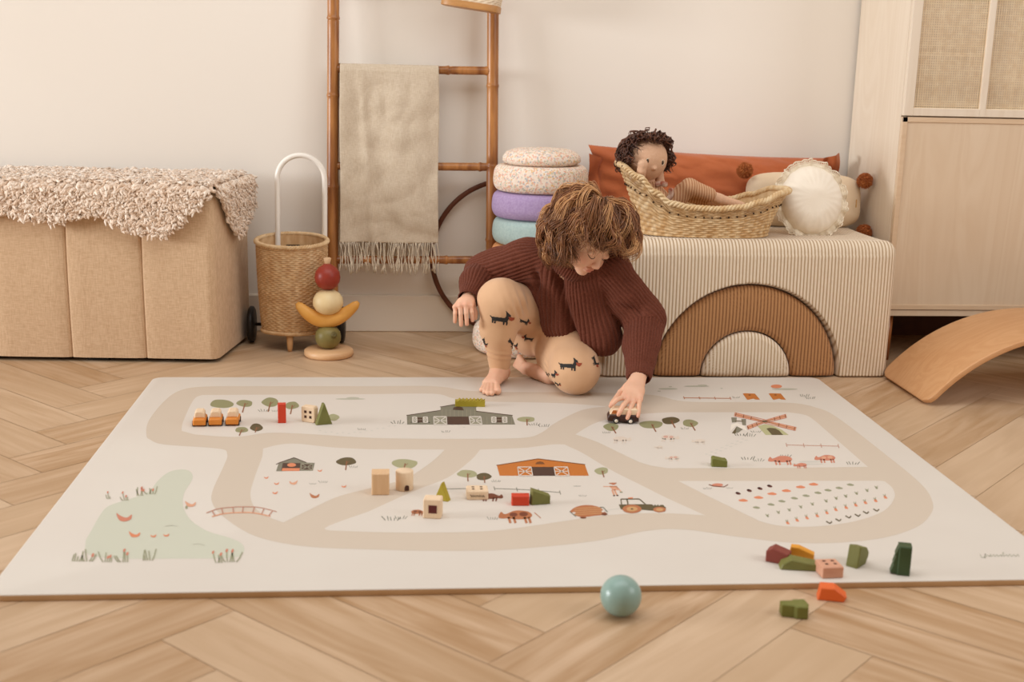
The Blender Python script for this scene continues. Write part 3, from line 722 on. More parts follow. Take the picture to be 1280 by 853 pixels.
b = MB(); b.tube(smooth_curve(hp, 3, False), .0078, 14); b.build('handle', M('white_steel', '#f1ece4', rough=.35), trl)
for x in (-.699, -.430):
    b = MB(); Mx = Matrix.Translation((x, 1.83, .055)) @ Matrix.Rotation(PI/2, 4, 'Y')
    vs0 = len(b.v); b.lathe([(.0, -.012), (.03, -.012), (.047, -.010), (.055, -.005), (.055, .005), (.047, .010), (.03, .012), (0, .012)], (0, 0, 0), 32, M4=Mx)
    b.build('wheel', M('wheel_rubber', '#1d1918', rough=.45), trl)
b = MB(); b.tube([(-.699, 1.83, .055), (-.43, 1.83, .055)], .005, 8); b.build('axle', M('black_plastic', '#231d1a', rough=.5), trl)
b = MB(); b.lathe([(.006, 0), (.008, .01), (.011, .055)], (-.575, 1.705, 0), 14); b.build('foot_peg', wood('peg_wood', '#c79560', '#d9ab78'), trl)
b = MB(); b.box(-.592, -.552, 1.828, 1.834, .288, .298); b.build('label_tab', M('dark_leather', '#38271c', rough=.6), trl)

# ------------------------------------------------------------------ stacked wooden fruit
SX, SY = -.461, 1.66
b = MB(); b.lathe([(0, 0), (.066, 0), (.0705, .004), (.0715, .010), (.0705, .017), (.066, .0205), (0, .021)], (SX+.002, SY-.005, 0), 48)
tag(b.build('stacking_base', wood('base_wood', '#dcae7f', '#e6be92', 'x', 14), loc=(SX, SY, 0)), 'round flat natural wood disc on the floor under the wooden fruit', 'toy')
gf = thing('wooden_fruit', 'olive green round wooden fruit on the flat wood disc', 'toy', (SX, SY, .02), 'stacked wooden fruit')
b = MB(); b.lathe([(0, .0205), (.016, .022), (.029, .030), (.036, .043), (.0375, .056), (.035, .070), (.027, .080), (.018, .085), (0, .086)], (SX, SY, 0), 40)
b.build('fruit_body', M('wood_olive', '#7d7340', '#8a7f4c', rough=.45, scale=30), gf)
b = MB(); b.lathe([(.0, .0), (.008, .001), (.0095, .004), (.007, .007), (.003, .0075), (0, .005)], (0, 0, 0), 16, M4=Matrix.Translation((SX+.018, SY-.028, .066)) @ Matrix.Rotation(1.1, 4, 'X') @ Matrix.Rotation(.35, 4, 'Y'))
b.build('calyx', M('wood_olive_dark', '#655b30', rough=.5), gf)
b = MB(); pts = []; rad = []
for i in range(25):
    t = i/24*2-1; pts.append((SX-.004+.088*t+.004*t*t, SY, .104+.054*abs(t)**1.9+(.004 if t < 0 else 0)*t)); rad.append(.0225*(1-.55*abs(t)**2.4) if abs(t) < .97 else .006)
b.tube(pts, rad, 18, flat=.9)
tag(b.build('wooden_banana', M('wood_banana', '#dfa14a', '#e6ad5a', rough=.45, scale=25), loc=(SX, SY, .1)), 'yellow curved wooden banana balanced across the fruit stack', 'toy', 'stacked wooden fruit')
b = MB(); b.lathe([(0, .121), (.018, .123), (.034, .133), (.0425, .147), (.044, .157), (.042, .170), (.033, .184), (.018, .193), (0, .1945)], (SX+.001, SY, 0), 40)
tag(b.build('wooden_fruit', M('wood_cream', '#e6cd9b', '#ecd6a8', rough=.45, scale=25), loc=(SX, SY, .15)), 'pale cream round wooden fruit between the banana and the red fruit', 'toy', 'stacked wooden fruit')
rf = thing('wooden_fruit', 'dark red wooden pomegranate on top of the fruit stack', 'toy', (SX, SY, .195), 'stacked wooden fruit')
b = MB(); b.lathe([(0, .1945), (.015, .196), (.028, .205), (.0355, .219), (.037, .231), (.0345, .246), (.025, .259), (.013, .266), (.010, .270), (0, .270)], (SX, SY, 0), 40)
b.build('fruit_body', M('wood_red', '#8e2f22', '#9c3a2a', rough=.4, scale=25), rf)
b = MB(); b.lathe([(.009, .268), (.0085, .274), (.0115, .286), (.007, .288), (.005, .280), (0, .278)], (SX, SY, 0), 12); b.build('crown', M('wood_pale_crown', '#d9b48c', rough=.5), rf)

# ------------------------------------------------------------------ bamboo ladder
lad = thing('bamboo_ladder', 'brown bamboo ladder with round rungs leaning on the wall', 'ladder', (-.21, 1.9, 0))
def bam_mat():
    t = NT('bamboo'); no = t.n('ShaderNodeTexNoise'); no.inputs['Scale'].default_value = 14; no.inputs['Detail'].default_value = 4; t.l(t.mapped(3, 3, .35), no.inputs['Vector'])
    r = t.n('ShaderNodeMapRange'); r.inputs[1].default_value = .36; r.inputs[2].default_value = .64; t.l(no.outputs[0], r.inputs[0])
    t.l(t.mix(r.outputs[0], lin('#7f4a24'), lin('#b87d45')), t.b.inputs['Base Color']); t.b.inputs['Roughness'].default_value = .35; t.bump(no.outputs[0], .1, .001); return t.m
BAM = bam_mat()
def bamboo(p0, p1, r, nodes, n=20):
    b = MB(); p0, p1 = Vector(p0), Vector(p1); L = (p1-p0).length; pts = []; rad = []
    ts = sorted(set([i/60 for i in range(61)]+[x+d for x in nodes for d in (-.006, -.002, 0, .002, .006)])); 
    for t in ts:
        if not 0 <= t <= 1: continue
        d = min([abs(t-x)*L for x in nodes] or [9]); pts.append(p0.lerp(p1, t)); rad.append(r*(1+.02*math.sin(t*9))+(.0022*math.exp(-(d/.004)**2)) - (.0012 if .004 < d < .009 else 0))
    b.tube(pts, rad, n); return b
bamboo((-.462, 1.885, 0), (-.446, 1.965, 1.55), .0178, [.12, .30, .475, .62, .8]).build('pole', BAM, lad)
bamboo((.032, 1.885, 0), (.016, 1.965, 1.55), .0178, [.05, .20, .345, .50, .73]).build('pole', BAM, lad)
for i, z in enumerate((.243, .528, .815, 1.10, 1.385)):
    y = 1.885+.08*z/1.55; bamboo((-.452, y, z), (.022, y, z+.004), .0122, [.2, .55, .93] if i % 2 else [.35, .72, .97]).build('rung', BAM, lad)

# hoop behind the ladder
hc = Vector((.085, 1.966, .247)); b = MB()
b.tube([hc+Vector((.239*math.cos(a), .004*math.sin(a), .239*math.sin(a))) for a in [2*PI*i/120 for i in range(120)]], .0078, 12, closed=True)
hp_ = thing('hoop', 'thin dark brown ring standing against the wall behind the ladder', 'hoop', hc)
b.build('ring', M('hoop_leather', '#5a2f1c', '#6a3a24', rough=.5, scale=40), hp_)
b = MB(); b.lathe([(.0, -.006), (.0035, -.006), (.0035, .006), (0, .006)], (hc.x-.238, 1.956, .205), 12, M4=Matrix.Rotation(PI/2, 4, 'X')); b.build('rivet', M('rivet_metal', '#c3a98a', rough=.4), hp_)

# ------------------------------------------------------------------ throw blanket on the ladder
blk = thing('fringed_blanket', 'pale greige linen blanket with fringe hanging over a ladder rung', 'blanket', (-.28, 1.92, .82))
ry = 1.885+.08*.815/1.55; rz = .815
def bl_point(x, s_, back=False, w0=-.43, w1=-.138):
    # s_: length down from the rung top
    fx = (x-w0)/(w1-w0)
    fold = .006*math.sin(fx*9+1.0+s_*2.0)+.007*nz((x*9, s_*5, 0), 1, 4)+.005*nz((x*20, s_*14, 3), 1, 1)+.006*math.exp(-((fx-.2-.25*s_)/.05)**2)
    crease = .008*abs(nz((x*8+s_*7, s_*10-x*4, 9), 1, 2))+.005*abs(nz((x*13-s_*9, s_*13+x*9, 5), 1, 6))
    if s_ < .03:
        a = s_/.03*PI/2; y = ry-math.sin(a)*.0165; z = rz+math.cos(a)*.0165
    else: y = ry-.0175-.022*min(1, s_*2.4)+.012*max(0, s_-.3); z = rz-(s_-.03)
    y += -(fold+crease)*min(1, s_*8)-.008
    if back: y = 2*ry-y+0.000; y = min(y, 1.972)
    x2 = x+.006*nz((s_*4, fx*2, 1), 1, 7)*min(1, s_*5)+(fx-.5)*.012*s_
    return Vector((x2, y, z))
def blanket(back, L, w0, w1):
    b = MB(); NX, NS = 90, 120; th = .0018
    def f(u, v, off): 
        p = bl_point(w0+(w1-w0)*u, L*v, back, w0, w1); return p+Vector((0, off*(1 if not back else -1), 0))
    o0 = len(b.v); b.grid(lambda u, v: f(u, v, 0), NX, NS); b.grid(lambda u, v: f(u, v, th), NX, NS)
    n = NX*NS; fs = []
    for j in range(NS-1): fs += [(j, j+1, n+j+1, n+j), ((NX-1)*NS+j, n+(NX-1)*NS+j, n+(NX-1)*NS+j+1, (NX-1)*NS+j+1)]
    for i in range(NX-1): fs += [(i*NS+NS-1, (i+1)*NS+NS-1, n+(i+1)*NS+NS-1, n+i*NS+NS-1)]
    b.f += fs; b.mi += [0]*len(fs); b.sm += [True]*len(fs)
    return b
LB = .545
BLM = linen('blanket_linen', '#c5b49c', '#d6c8b4', 700, .25)
blanket(False, LB, -.432, -.140).build('front_panel', BLM, blk)
blanket(True, .50, -.446, -.16).build('rear_panel', BLM, blk)
def fringe(back, L, w0, w1, n, seed, ln=.09):
    b = MB(); r = random.Random(seed)
    for i in range(n):
        x = w0+(w1-w0)*(i+.5)/n; p = bl_point(x, L-.002, back, w0, w1)+Vector((0, .001 if not back else -.001, 0)); l = ln*r.uniform(.85, 1.15); sx = r.uniform(-.011, .011); ph = r.random()*6
        pts = [p+Vector((sx*t+.0025*math.sin(ph+t*7), .002*math.sin(ph*2+t*5), -l*t)) for t in [k/7 for k in range(8)]]
        b.tube(pts, [.0011, .0014, .0013, .0013, .0014, .0017, .0013, .0007], 5)
        if r.random() < .6: b.tube([q+Vector((r.uniform(-.004, .004)*k/7, -.001, 0)) for k, q in enumerate(pts)], .001, 4)
    return b
fm = M('fringe_yarn', '#dccfb9', '#e6dac6', rough=.85)
o = fringe(False, LB, -.432, -.140, 62, 1).build('fringe', fm, blk); o['kind'] = 'stuff'
o = fringe(True, .50, -.446, -.16, 40, 2, .11).build('fringe', fm, blk); o['kind'] = 'stuff'

# small basket hung high on the ladder
bk = thing('hanging_basket', 'small cream woven basket hanging at the top of the ladder', 'basket', (-.045, 1.86, 1.02))
T = Matrix.Translation((-.047, 1.855, 1.012)) @ Matrix.Rotation(.135, 4, 'Y') @ Matrix.Rotation(-.25, 4, 'Z')
def bx_fn(u, v):
    # rounded rectangle loop
    a = 2*PI*u; c, s_ = math.cos(a), math.sin(a); k = 1/max(abs(c)**4+abs(s_)**4, 1e-6)**.25; w, d = .082+.01*v, .05+.008*v
    p = T @ Vector((c*k*w, s_*k*d, .02*0+.15*v)); return p, (T.to_3x3() @ Vector((c, s_, 0)))
b = MB(); weave_grid(b, bx_fn, 56, 26, 4, 3, .0028); pad_attr(b)
b.build('body', wicker_mat('wicker_cream', '#e3d0b4', '#efe0c9', 1, 1, '#b39672'), bk)
b = MB(); Mr = [(math.cos(a)/max(abs(math.cos(a))**4+abs(math.sin(a))**4, 1e-6)**.25, math.sin(a)/max(abs(math.cos(a))**4+abs(math.sin(a))**4, 1e-6)**.25) for a in [2*PI*i/60 for i in range(60)]]
vs = [T @ Vector((x*.086, y*.054, z)) for z in (-.018, 0) for x, y in Mr]; n = 60
b.add(vs, [(k, (k+1) % n, n+(k+1) % n, n+k) for k in range(n)]+[tuple(range(n)), tuple(range(2*n-1, n-1, -1))]); b.build('wooden_base', wood('basket_base', '#a9753f', '#c08d55', 'x', 16), bk, bevel=.001)
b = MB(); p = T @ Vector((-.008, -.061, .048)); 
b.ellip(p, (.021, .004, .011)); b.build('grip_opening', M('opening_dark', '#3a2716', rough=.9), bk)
# ------------------------------------------------------------------ stack of foam stepping stones behind the child
def felt(name, c1, c2, s=160): return M(name, c1, c2, rough=.95, scale=s, bump=.25, bscale=400, bdist=.001, spec=.1)
def confetti(name):
    t = NT(name); v = t.n('ShaderNodeTexVoronoi'); v.inputs['Scale'].default_value = 230; t.l(t.coords(), v.inputs['Vector'])
    cr = t.n('ShaderNodeValToRGB'); cr.color_ramp.interpolation = 'CONSTANT'
    els = [(0, '#eadccb'), (.2, '#d98d6e'), (.3, '#efe6da'), (.45, '#8fa3b3'), (.53, '#f0e3d2'), (.66, '#d9a94e'), (.73, '#e6b9a8'), (.82, '#f1e8dc'), (.93, '#a9b59a')]
    cr.color_ramp.elements[0].color = lin(els[0][1]); cr.color_ramp.elements[1].position = els[1][0]; cr.color_ramp.elements[1].color = lin(els[1][1])
    for p, c in els[2:]: e = cr.color_ramp.elements.new(p); e.color = lin(c)
    sp = t.n('ShaderNodeSeparateColor'); t.l(v.outputs['Color'], sp.inputs[0]); t.l(sp.outputs[0], cr.inputs[0])
    t.l(t.mix(.4, cr.outputs[0], lin('#ead5c4')), t.b.inputs['Base Color']); t.b.inputs['Roughness'].default_value = .9; t.bump(v.outputs[0], .15, .001); return t.m
CONF = confetti('confetti_foam')
RX, RY = .160, 1.79
def stone(c, R, z0, h, hollow=True):
    prof = [(R*.80, 0), (R*.93, .004), (R*1.0, h*.25), (R*1.01, h*.5), (R*.985, h*.8), (R*.92, h*.95), (R*.82, h*.995), (R*.55, h*.985), (0, h*.93)]
    P = smooth_curve(prof, 4, False); P = [(max(a, 0), z) for a, z in P]; P[0] = (R*.8, 0); P[-1] = (0, P[-1][1])
    b = MB(); b.lathe([(0, 0.004)]+P, (c[0], c[1], z0), 56); return b
spec = [(-.036, .148, 0.0, .082, CONF, 'cream confetti-speckled foam stepping stone on the floor behind the crouching child'),
        (.0, .138, .082, .080, felt('felt_green', '#8c9a6a', '#97a577'), 'green foam stepping stone low in the stack, above the speckled floor stone'),
        (.004, .138, .162, .078, felt('felt_yellow', '#e4c468', '#ecd07c'), 'yellow foam stepping stone just under the orange one in the stack'),
        (.0, .139, .240, .078, felt('felt_orange', '#e9a06b', '#f0b07e'), 'orange foam stepping stone just under the pale blue one'),
        (.002, .139, .318, .078, felt('felt_blue', '#a6bdbb', '#b5c9c5'), 'pale blue foam stepping stone between the orange and lilac ones'),
        (.0, .140, .396, .078, felt('felt_lilac', '#a48db6', '#b39fc3'), 'lilac purple foam stepping stone under the speckled ones'),
        (.003, .140, .474, .078, CONF, 'pink confetti-speckled foam stepping stone resting on the lilac one')]
for dx, R_, z0, h, m_, lb in spec:
    c = (RX+dx-(.01 if z0 == 0 else 0), RY-(.045 if z0 == 0 else 0)); tag(stone(c, R_, z0, h).build('stepping_stone', m_, loc=(c[0], c[1], z0)), lb, 'foam stone', 'stack of foam stepping stones')
b = MB(); b.lathe([(.0, .0), (.10, .0), (.116, .010), (.116, .022), (.106, .036), (.08, .046), (.04, .049), (0, .049)], (RX+.004, RY, .552), 56)
tag(b.build('stepping_stone', CONF, loc=(RX, RY, .552)), 'topmost smaller confetti-speckled foam stone crowning the stack', 'foam stone', 'stack of foam stepping stones')

# ------------------------------------------------------------------ corduroy foam bench with arch set
BX0, BX1, BY0, BY1, BZ = .300, 1.122, 1.402, 1.955, .383
AC = (.712, 0.0); R1, R2 = .127, .258
PITCHR = .0096
def ribh(x, a=.0021): 
    s_ = abs(math.sin(PI*x/PITCHR)); return a*(s_**.6)
def cord(name, c1, c2, groove):
    t = NT(name); at = t.n('ShaderNodeAttribute'); at.attribute_name = 'rib'; sp = t.n('ShaderNodeSeparateColor'); t.l(at.outputs['Color'], sp.inputs[0])
    no = t.n('ShaderNodeTexNoise'); no.inputs['Scale'].default_value = 240; t.l(t.mapped(1, 1, .3), no.inputs['Vector'])
    f = t.n('ShaderNodeMapRange'); f.inputs[1].default_value = .42; f.inputs[2].default_value = .9; t.l(sp.outputs[0], f.inputs[0])
    c = t.mix(no.outputs[0], lin(c1), lin(c2)); t.l(t.mix(f.outputs[0], lin(groove), c), t.b.inputs['Base Color']); t.b.inputs['Roughness'].default_value = .9; t.b.inputs['Sheen Weight'].default_value = .2
    t.bump(no.outputs[0], .3, .001); return t.m
CORDC = cord('cord_cream', '#e3d2ba', '#eee0cc', '#b29674'); CORDB = cord('cord_brown', '#b07f52', '#c08f60', '#80552f')
def rib_obj(name, label, vs, rib, fs, m_, c):
    b = MB(); b.add(vs, fs); b.attr['rib'] = [(q, 0, 0, 1) for q in rib]
    return tag(b.build(name, m_, loc=c), label, 'foam seat')
def bench():
    r = .038; prof = []
    NZ = 92
    for i in range(NZ+1): prof.append((BY0, .004+(BZ-r-.004)*i/NZ, 0, -1, 0))
    for i in range(1, 13): a = PI-PI/2*i/12; prof.append((BY0+r+r*math.cos(a), BZ-r+r*math.sin(a), 1, math.cos(a), math.sin(a)))
    for i in range(1, 20): prof.append((BY0+r+(BY1-BY0-r)*i/19, BZ, 2, 0, 1))
    prof.append((BY1, .004, 3, 1, 0)); prof.append((BY0+.12, .004, 3, 0, -1)); P = len(prof)
    nr = int((BX1-BX0)/PITCHR*7); xs = [BX0+(BX1-BX0)*i/nr for i in range(nr+1)]; re = .03; vs = []; rb = []
    for x in xs:
        h = ribh(x); e = min(x-BX0, BX1-x); k = (re-math.sqrt(max(re*re-(re-e)**2, 0))) if e < re else 0
        for (y, z, kind, ny, nz_) in prof:
            xx = x; push = 0
            if kind == 0:
                d = math.hypot(x-AC[0], z-AC[1]); 
                if d < R2+.010: t = min(1, (R2+.010-d)/.014); push = .06*t*t*(3-2*t) if d > R2-.004 else .06
                puff = -.012*math.sin(PI*min(z/BZ, 1))*min(1, e/.06)*.8
                yy = y+push+(puff if not push else 0)-h; zz = z
                yy += k*1.0
            else: yy = y+h*ny+(k if ny < -.01 else 0)*abs(ny); zz = z+(h-k)*nz_ - (.006*math.sin(PI*min(1, (y-BY0)/.5)) if kind == 2 else 0)
            vs.append((xx, yy, zz)); rb.append(h/.0021)
    X = len(xs); fs = [(i*P+j, (i+1)*P+j, (i+1)*P+j+1, i*P+j+1) for i in range(X-1) for j in range(P-1)]+[(i*P+P-1, (i+1)*P+P-1, (i+1)*P, i*P) for i in range(X-1)]
    fs += [tuple(range(P-1, -1, -1)), tuple((X-1)*P+j for j in range(P))]
    t = thing('foam_bench', 'cream corduroy foam bench block with an arch shaped hollow in its front', 'foam seat', (.71, 1.68, 0))
    b = MB(); b.add(vs, fs); b.attr['rib'] = [(q, 0, 0, 1) for q in rb]; b.build('foam_block', CORDC, t)
    # scalloped seam down the right front edge
    b = MB(); n = 46
    pts = [(BX1-.0065, BY0+.0175, .01+(BZ-.05)*i/200) for i in range(201)]
    b.tube([Vector(p)+Vector((.0012*math.sin(i*1.6), 0, 0)) for i, p in enumerate(pts)], [.0028+.0009*math.sin(i*1.6) for i in range(201)], 8)
    b.build('edge_seam', M('seam_cream', '#e2d4c0', rough=.9), t)
bench()
def polar(name, label, ra, rb_, m_, y0):
    re = .013; NA = 300; vs = []; rb = []; fs = []
    full = ra <= 0
    rads = []
    lo = 0 if full else ra
    K = 46
    sec = []   # (r, y offset)
    if not full: 
        sec += [(lo, .10), (lo, re)]+[(lo+re-re*math.cos(PI/2*i/6), re-re*math.sin(PI/2*i/6)) for i in range(1, 7)]
    r0 = lo+re if not full else 0.0
    sec += [(r0+(rb_-re-r0)*i/K, 0) for i in range(0 if full else 1, K)]
    sec += [(rb_-re+re*math.sin(PI/2*i/6), re-re*math.cos(PI/2*i/6)) for i in range(0, 7)]+[(rb_, .10)]
    S = len(sec)
    for i in range(NA+1):
        a = PI*i/NA
        for r_, yo in sec:
            x = AC[0]+r_*math.cos(a); z = max(r_*math.sin(a), 0)
            zb = min(z/.014, 1); bot = (1-math.sqrt(max(1-(1-zb)**2, 0)))*.010
            h = ribh(x, .0021)*(1 if yo < .09 else 0); puff = .006*math.sin(PI*(r_-lo)/(rb_-lo)) if yo == 0 else 0
            vs.append((x, y0+yo-h-puff+bot, z+.003)); rb.append(ribh(x)/.0021)
    for i in range(NA):
        for j in range(S-1): fs.append((i*S+j, (i+1)*S+j, (i+1)*S+j+1, i*S+j+1))
    return rib_obj(name, label, vs, rb, fs, m_, (AC[0], y0, 0))
polar('foam_arch', 'caramel brown corduroy foam arch set into the cream bench front', R1+.002, R2-.001, CORDB, BY0+.002)
polar('foam_half_round', 'cream corduroy foam half round under the brown arch', 0, R1-.001, CORDC, BY0-.002)

# ------------------------------------------------------------------ cushions
def pillow(b, c, w, h, d, M4, n=60, p=2.6, wr=.004, seed=0, ear=.0, sq=.5):
    vs = []; fs = []; o = len(b.v)
    for sd in (-1, 1):
        for i in range(n+1):
            for j in range(n+1):
                u, v = 2*i/n-1, 2*j/n-1
                # squircle mapping keeps corners
                e = max(0, (1-abs(u)**p))*max(0, (1-abs(v)**p)); t = e**sq
                x = u*w/2*(1-.05*(1-abs(v)**2)*abs(u)**3+ear*abs(u*v)**2); z = v*h/2*(1-.07*(1-abs(u)**2)*abs(v)**3+ear*abs(u*v)**2)
                edge = 1-max(abs(u), abs(v)); wk = wr*(nz((u*3, v*3, sd), 1.1, seed)*1.2+abs(nz((u*6+v*2, v*2, sd), 1.0, seed+4))*1.1)
                wk += wr*.9*math.exp(-edge*5)*math.sin(u*17+v*13+seed)
                y = sd*(t*d/2+wk*min(1, edge*6)); vs.append(c+M4 @ Vector((x, y, z)))
    m = (n+1)*(n+1)
    for sd in (0, 1):
        for i in range(n):
            for j in range(n): q = [sd*m+i*(n+1)+j, sd*m+(i+1)*(n+1)+j, sd*m+(i+1)*(n+1)+j+1, sd*m+i*(n+1)+j+1]; fs.append(tuple(q if sd else q[::-1]))
    b.add(vs, fs)
def rx(a): return Matrix.Rotation(a, 3, 'X')
def ryy(a): return Matrix.Rotation(a, 3, 'Y')
def rzz(a): return Matrix.Rotation(a, 3, 'Z')
cus = thing('cushion', 'long rust orange cushion leaning on the wall behind the doll', 'cushion', (.70, 1.90, BZ))
TER = M('rust_linen', '#a9572f', '#b86539', rough=.85, scale=8, bump=.5, bscale=26, bdist=.006, sheen=.2)
b = MB(); pillow(b, Vector((.705, 1.875, .488)), .76, .205, .14, rx(-.16) @ ryy(.035), n=90, wr=.0075, seed=2, ear=.03, sq=.42)
b.build('cover', TER, cus)
# flanged corners of the cover
def flange(cx, cz, sgn):
    b = MB(); pts = []
    b.grid(lambda u, v: (cx+sgn*(.055*u-.03), 1.872+.010*math.sin(v*9+u*4)-.02*(1-u)+.006*math.sin(u*8), cz+(v-.5)*(.13+.03*u)), 12, 30)
    b.grid(lambda u, v: (cx+sgn*(.055*u-.03), 1.876+.010*math.sin(v*9+u*4)-.02*(1-u)+.006*math.sin(u*8), cz+(v-.5)*(.13+.03*u)), 12, 30)
    o = b.build('flange', TER, cus)
flange(.345, .50, -1); flange(1.078, .515, 1)
bear = thing('cushion', 'pale cream cushion with rust pompoms at its corners, against the cabinet side', 'cushion', (.965, 1.76, BZ))
b = MB(); c0 = Vector((.963, 1.775, .458)); Rb = rx(-.22) @ ryy(.02)
def rp(b, c, w, h, d, M4, n=48):
    vs = []; m = 2*n
    # superellipse outline, domed both sides
    o = []; K = 26
    for sd in (-1, 1):
        for i in range(K+1):
            r = math.sin(PI/2*i/K)
            for k in range(m):
                a = 2*PI*k/m; cc, ss = math.cos(a), math.sin(a); q = 1/(abs(cc)**4.2+abs(ss)**4.2)**(1/4.2)
                y = sd*d/2*math.sqrt(max(0, 1-r**3.2))**.9+.003*nz((cc*r*3, ss*r*3, sd), 1, 2)
                vs.append(c+M4 @ Vector((w/2*q*cc*r, y, h/2*q*ss*r)))
    fs = []; T = (K+1)*m
    for sd in (0, 1):
        for i in range(K):
            for k in range(m): l = (k+1) % m; fs.append((sd*T+i*m+k, sd*T+i*m+l, sd*T+(i+1)*m+l, sd*T+(i+1)*m+k))
    b.add(vs, fs)
rp(b, c0, .355, .165, .10, Rb)
CREAM = M('cream_cotton', '#e5cfb1', '#ead7bb', rough=.9, scale=6, bump=.3, bscale=30, bdist=.004)
b.build('cover', CREAM, bear)
b = MB(); b.box(-.001, .001, -.002, .002, -.012, .012, Matrix.Translation(c0+Rb @ Vector((.148, -.049, -.01)))); b.build('side_tag', M('tag_tan', '#b98c4e', rough=.7), bear)
def pompom(p, r, seed):
    b = MB(); b.ellip(p, (r*.82,)*3, 20, 14); rr_ = random.Random(seed)
    for _ in range(520):
        d = Vector((rr_.gauss(0, 1), rr_.gauss(0, 1), rr_.gauss(0, 1))).normalized(); q = Vector(p)+d*r*.75
        b.tube([q, q+d*r*.17+Vector((rr_.uniform(-1, 1), rr_.uniform(-1, 1), rr_.uniform(-1, 1)))*r*.06, q+d*r*(.30+rr_.random()*.06)+Vector((0, 0, -r*.04))], [r*.055, r*.05, r*.015], 4, caps=False)
    b.build('pompom', M('pompom_rust', '#a3592c', '#bc7440', rough=.95, scale=60), bear, recalc=False)
for i, (u, v, y, r) in enumerate([(931, 213, 1.76, .024), (1081, 226, 1.745, .0235), (1080, 290, 1.73, .0235)]): pompom(at_y(u, v, y), r, i)
rnd = thing('cushion', 'round ivory cushion edged with lace, propped beside the woven doll basket', 'cushion', (.93, 1.60, BZ))
def roundc():
    c = Vector((.928, 1.60, .478)); Rm = rx(-.30) @ rzz(.05); b = MB(); n = 96; K = 30; vs = []; fs = []; R_ = .098
    for sd in (-1, 1):
        for i in range(K+1):
            r = math.sin(PI/2*i/K)
            for k in range(n):
                a = 2*PI*k/n; g = 1+.012*math.sin(a*17)*r**6
                y = sd*(.048*max(0, 1-r**2.6)**.55+.0022*math.sin(a*23+1)*r**3*(1-r)**.5*2+.003*nz((math.cos(a)*r*2.5, math.sin(a)*r*2.5, sd), 1, 8))
                vs.append(c+Rm @ Vector((R_*.93*g*r*math.cos(a), y, R_*g*r*math.sin(a))))
    T = (K+1)*n
    for sd in (0, 1):
        for i in range(K):
            for k in range(n): l = (k+1) % n; fs.append((sd*T+i*n+k, sd*T+i*n+l, sd*T+(i+1)*n+l, sd*T+(i+1)*n+k))
    b.add(vs, fs); b.build('cover', M('ivory_cotton', '#efe4d2', '#f3eadb', rough=.9, scale=5, bump=.3, bscale=34, bdist=.004), rnd)
    b = MB()
    def lace(u, v):
        a = 2*PI*u; rr_ = R_*.985+(.019+.0035*abs(math.sin(a*21)))*v; y = .009*v*math.sin(a*14+1.2)+.004*math.sin(a*31)*v
        return c+Rm @ Vector((rr_*.93*math.cos(a), y, rr_*math.sin(a)))
    # lace: openwork net of cords
    N = 168
    for w, off in ((1, 0), (-1, .5)):
        for i in range(N):
            b.tube([lace((i+off+w*t*1.4)/N, t) for t in (0, .25, .5, .75, 1)], .0009, 4, caps=False)
    for vv, rad in ((0, .002), (.33, .0011), (.66, .0011), (1, .0019)): b.tube([lace(i/360, vv) for i in range(360)], rad, 5, closed=True)
    b.grid(lambda u, v: lace(u, .05+v*.5), 240, 4, cu=True)
    b.build('lace_trim', M('lace', '#e9dcc5', '#efe4d0', rough=.9), rnd, recalc=False)
roundc()

# ------------------------------------------------------------------ doll basket
mb = thing('doll_basket', 'woven seagrass doll basket with a high curved head end on the bench', 'basket', (.60, 1.55, BZ))
MC = Vector((.600, 1.555, BZ+.001)); MR_ = rzz(-.10)
def bz_rim(x):    # rim height along the length, x in -1..1
    pts = [(-1.25, .205), (-1, .192), (-.8, .162), (-.62, .122), (-.45, .094), (-.2, .084), (.1, .082), (.4, .088), (.65, .104), (.9, .126), (1.25, .142)]
    for a, c in zip(pts[:-1], pts[1:]):
        if a[0] <= x <= c[0]: t = (x-a[0])/(c[0]-a[0]); t = t*t*(3-2*t); return a[1]+(c[1]-a[1])*t
    return pts[-1][1]
def mo(u, v, extra=0):
    a = 2*PI*u; c_, s_ = math.cos(a), math.sin(a); p = 2.5; k = 1/(abs(c_)**p+abs(s_)**p)**(1/p)
    X, Y = c_*k, s_*k; flare = 1+.17*v**1.3*(1 if X > 0 else 1.10); H = bz_rim(X)
    lx = .183*X*flare+(.022*v*v if X > .0 else -.028*v*v)*abs(X)**2; ly = .098*Y*(1+.13*v); z = H*v
    n = Vector((X, Y*1.6, -.15)).normalized()
    return MC+MR_ @ (Vector((lx, ly, z))+n*extra), MR_ @ n
SG = wicker_mat('seagrass', '#cda672', '#e6cb9f', 1, 1, '#8a6238')
b = MB(); weave_grid(b, lambda u, v: mo(u, v*.66), 74, 9, 6, 4, .0048)
weave_grid(b, lambda u, v: mo(u, .66+v*.34), 96, 6, 5, 4, .0040, vary=.6)
b.grid(lambda u, v: mo(u, v, -.004)[0], 80, 10, cu=True); b.grid(lambda u, v: MC+MR_ @ Vector((.18*math.cos(2*PI*u)*v, .094*math.sin(2*PI*u)*v, .002)), 60, 6, cu=True); pad_attr(b)
b.cur = 1
for i in range(58):   # dark openings of the ladder stitch below the rim band
    p, n = mo(i/58, .70); b.ellip(p+n*.0042, (.0028, .0022, .0024), 8, 6)
pad_attr(b); b.cur = 0
b.build('body', [SG, M('stitch_dark', '#3b2716', rough=.9)], mb)
b = MB(); braid(b, [mo(i/500, 1.0)[0] for i in range(500)], .0062, .0045, 3, 46); pad_attr(b); b.build('rim', wicker_mat('seagrass_rim', '#d6b27f', '#ecd4aa', 1, 1), mb)

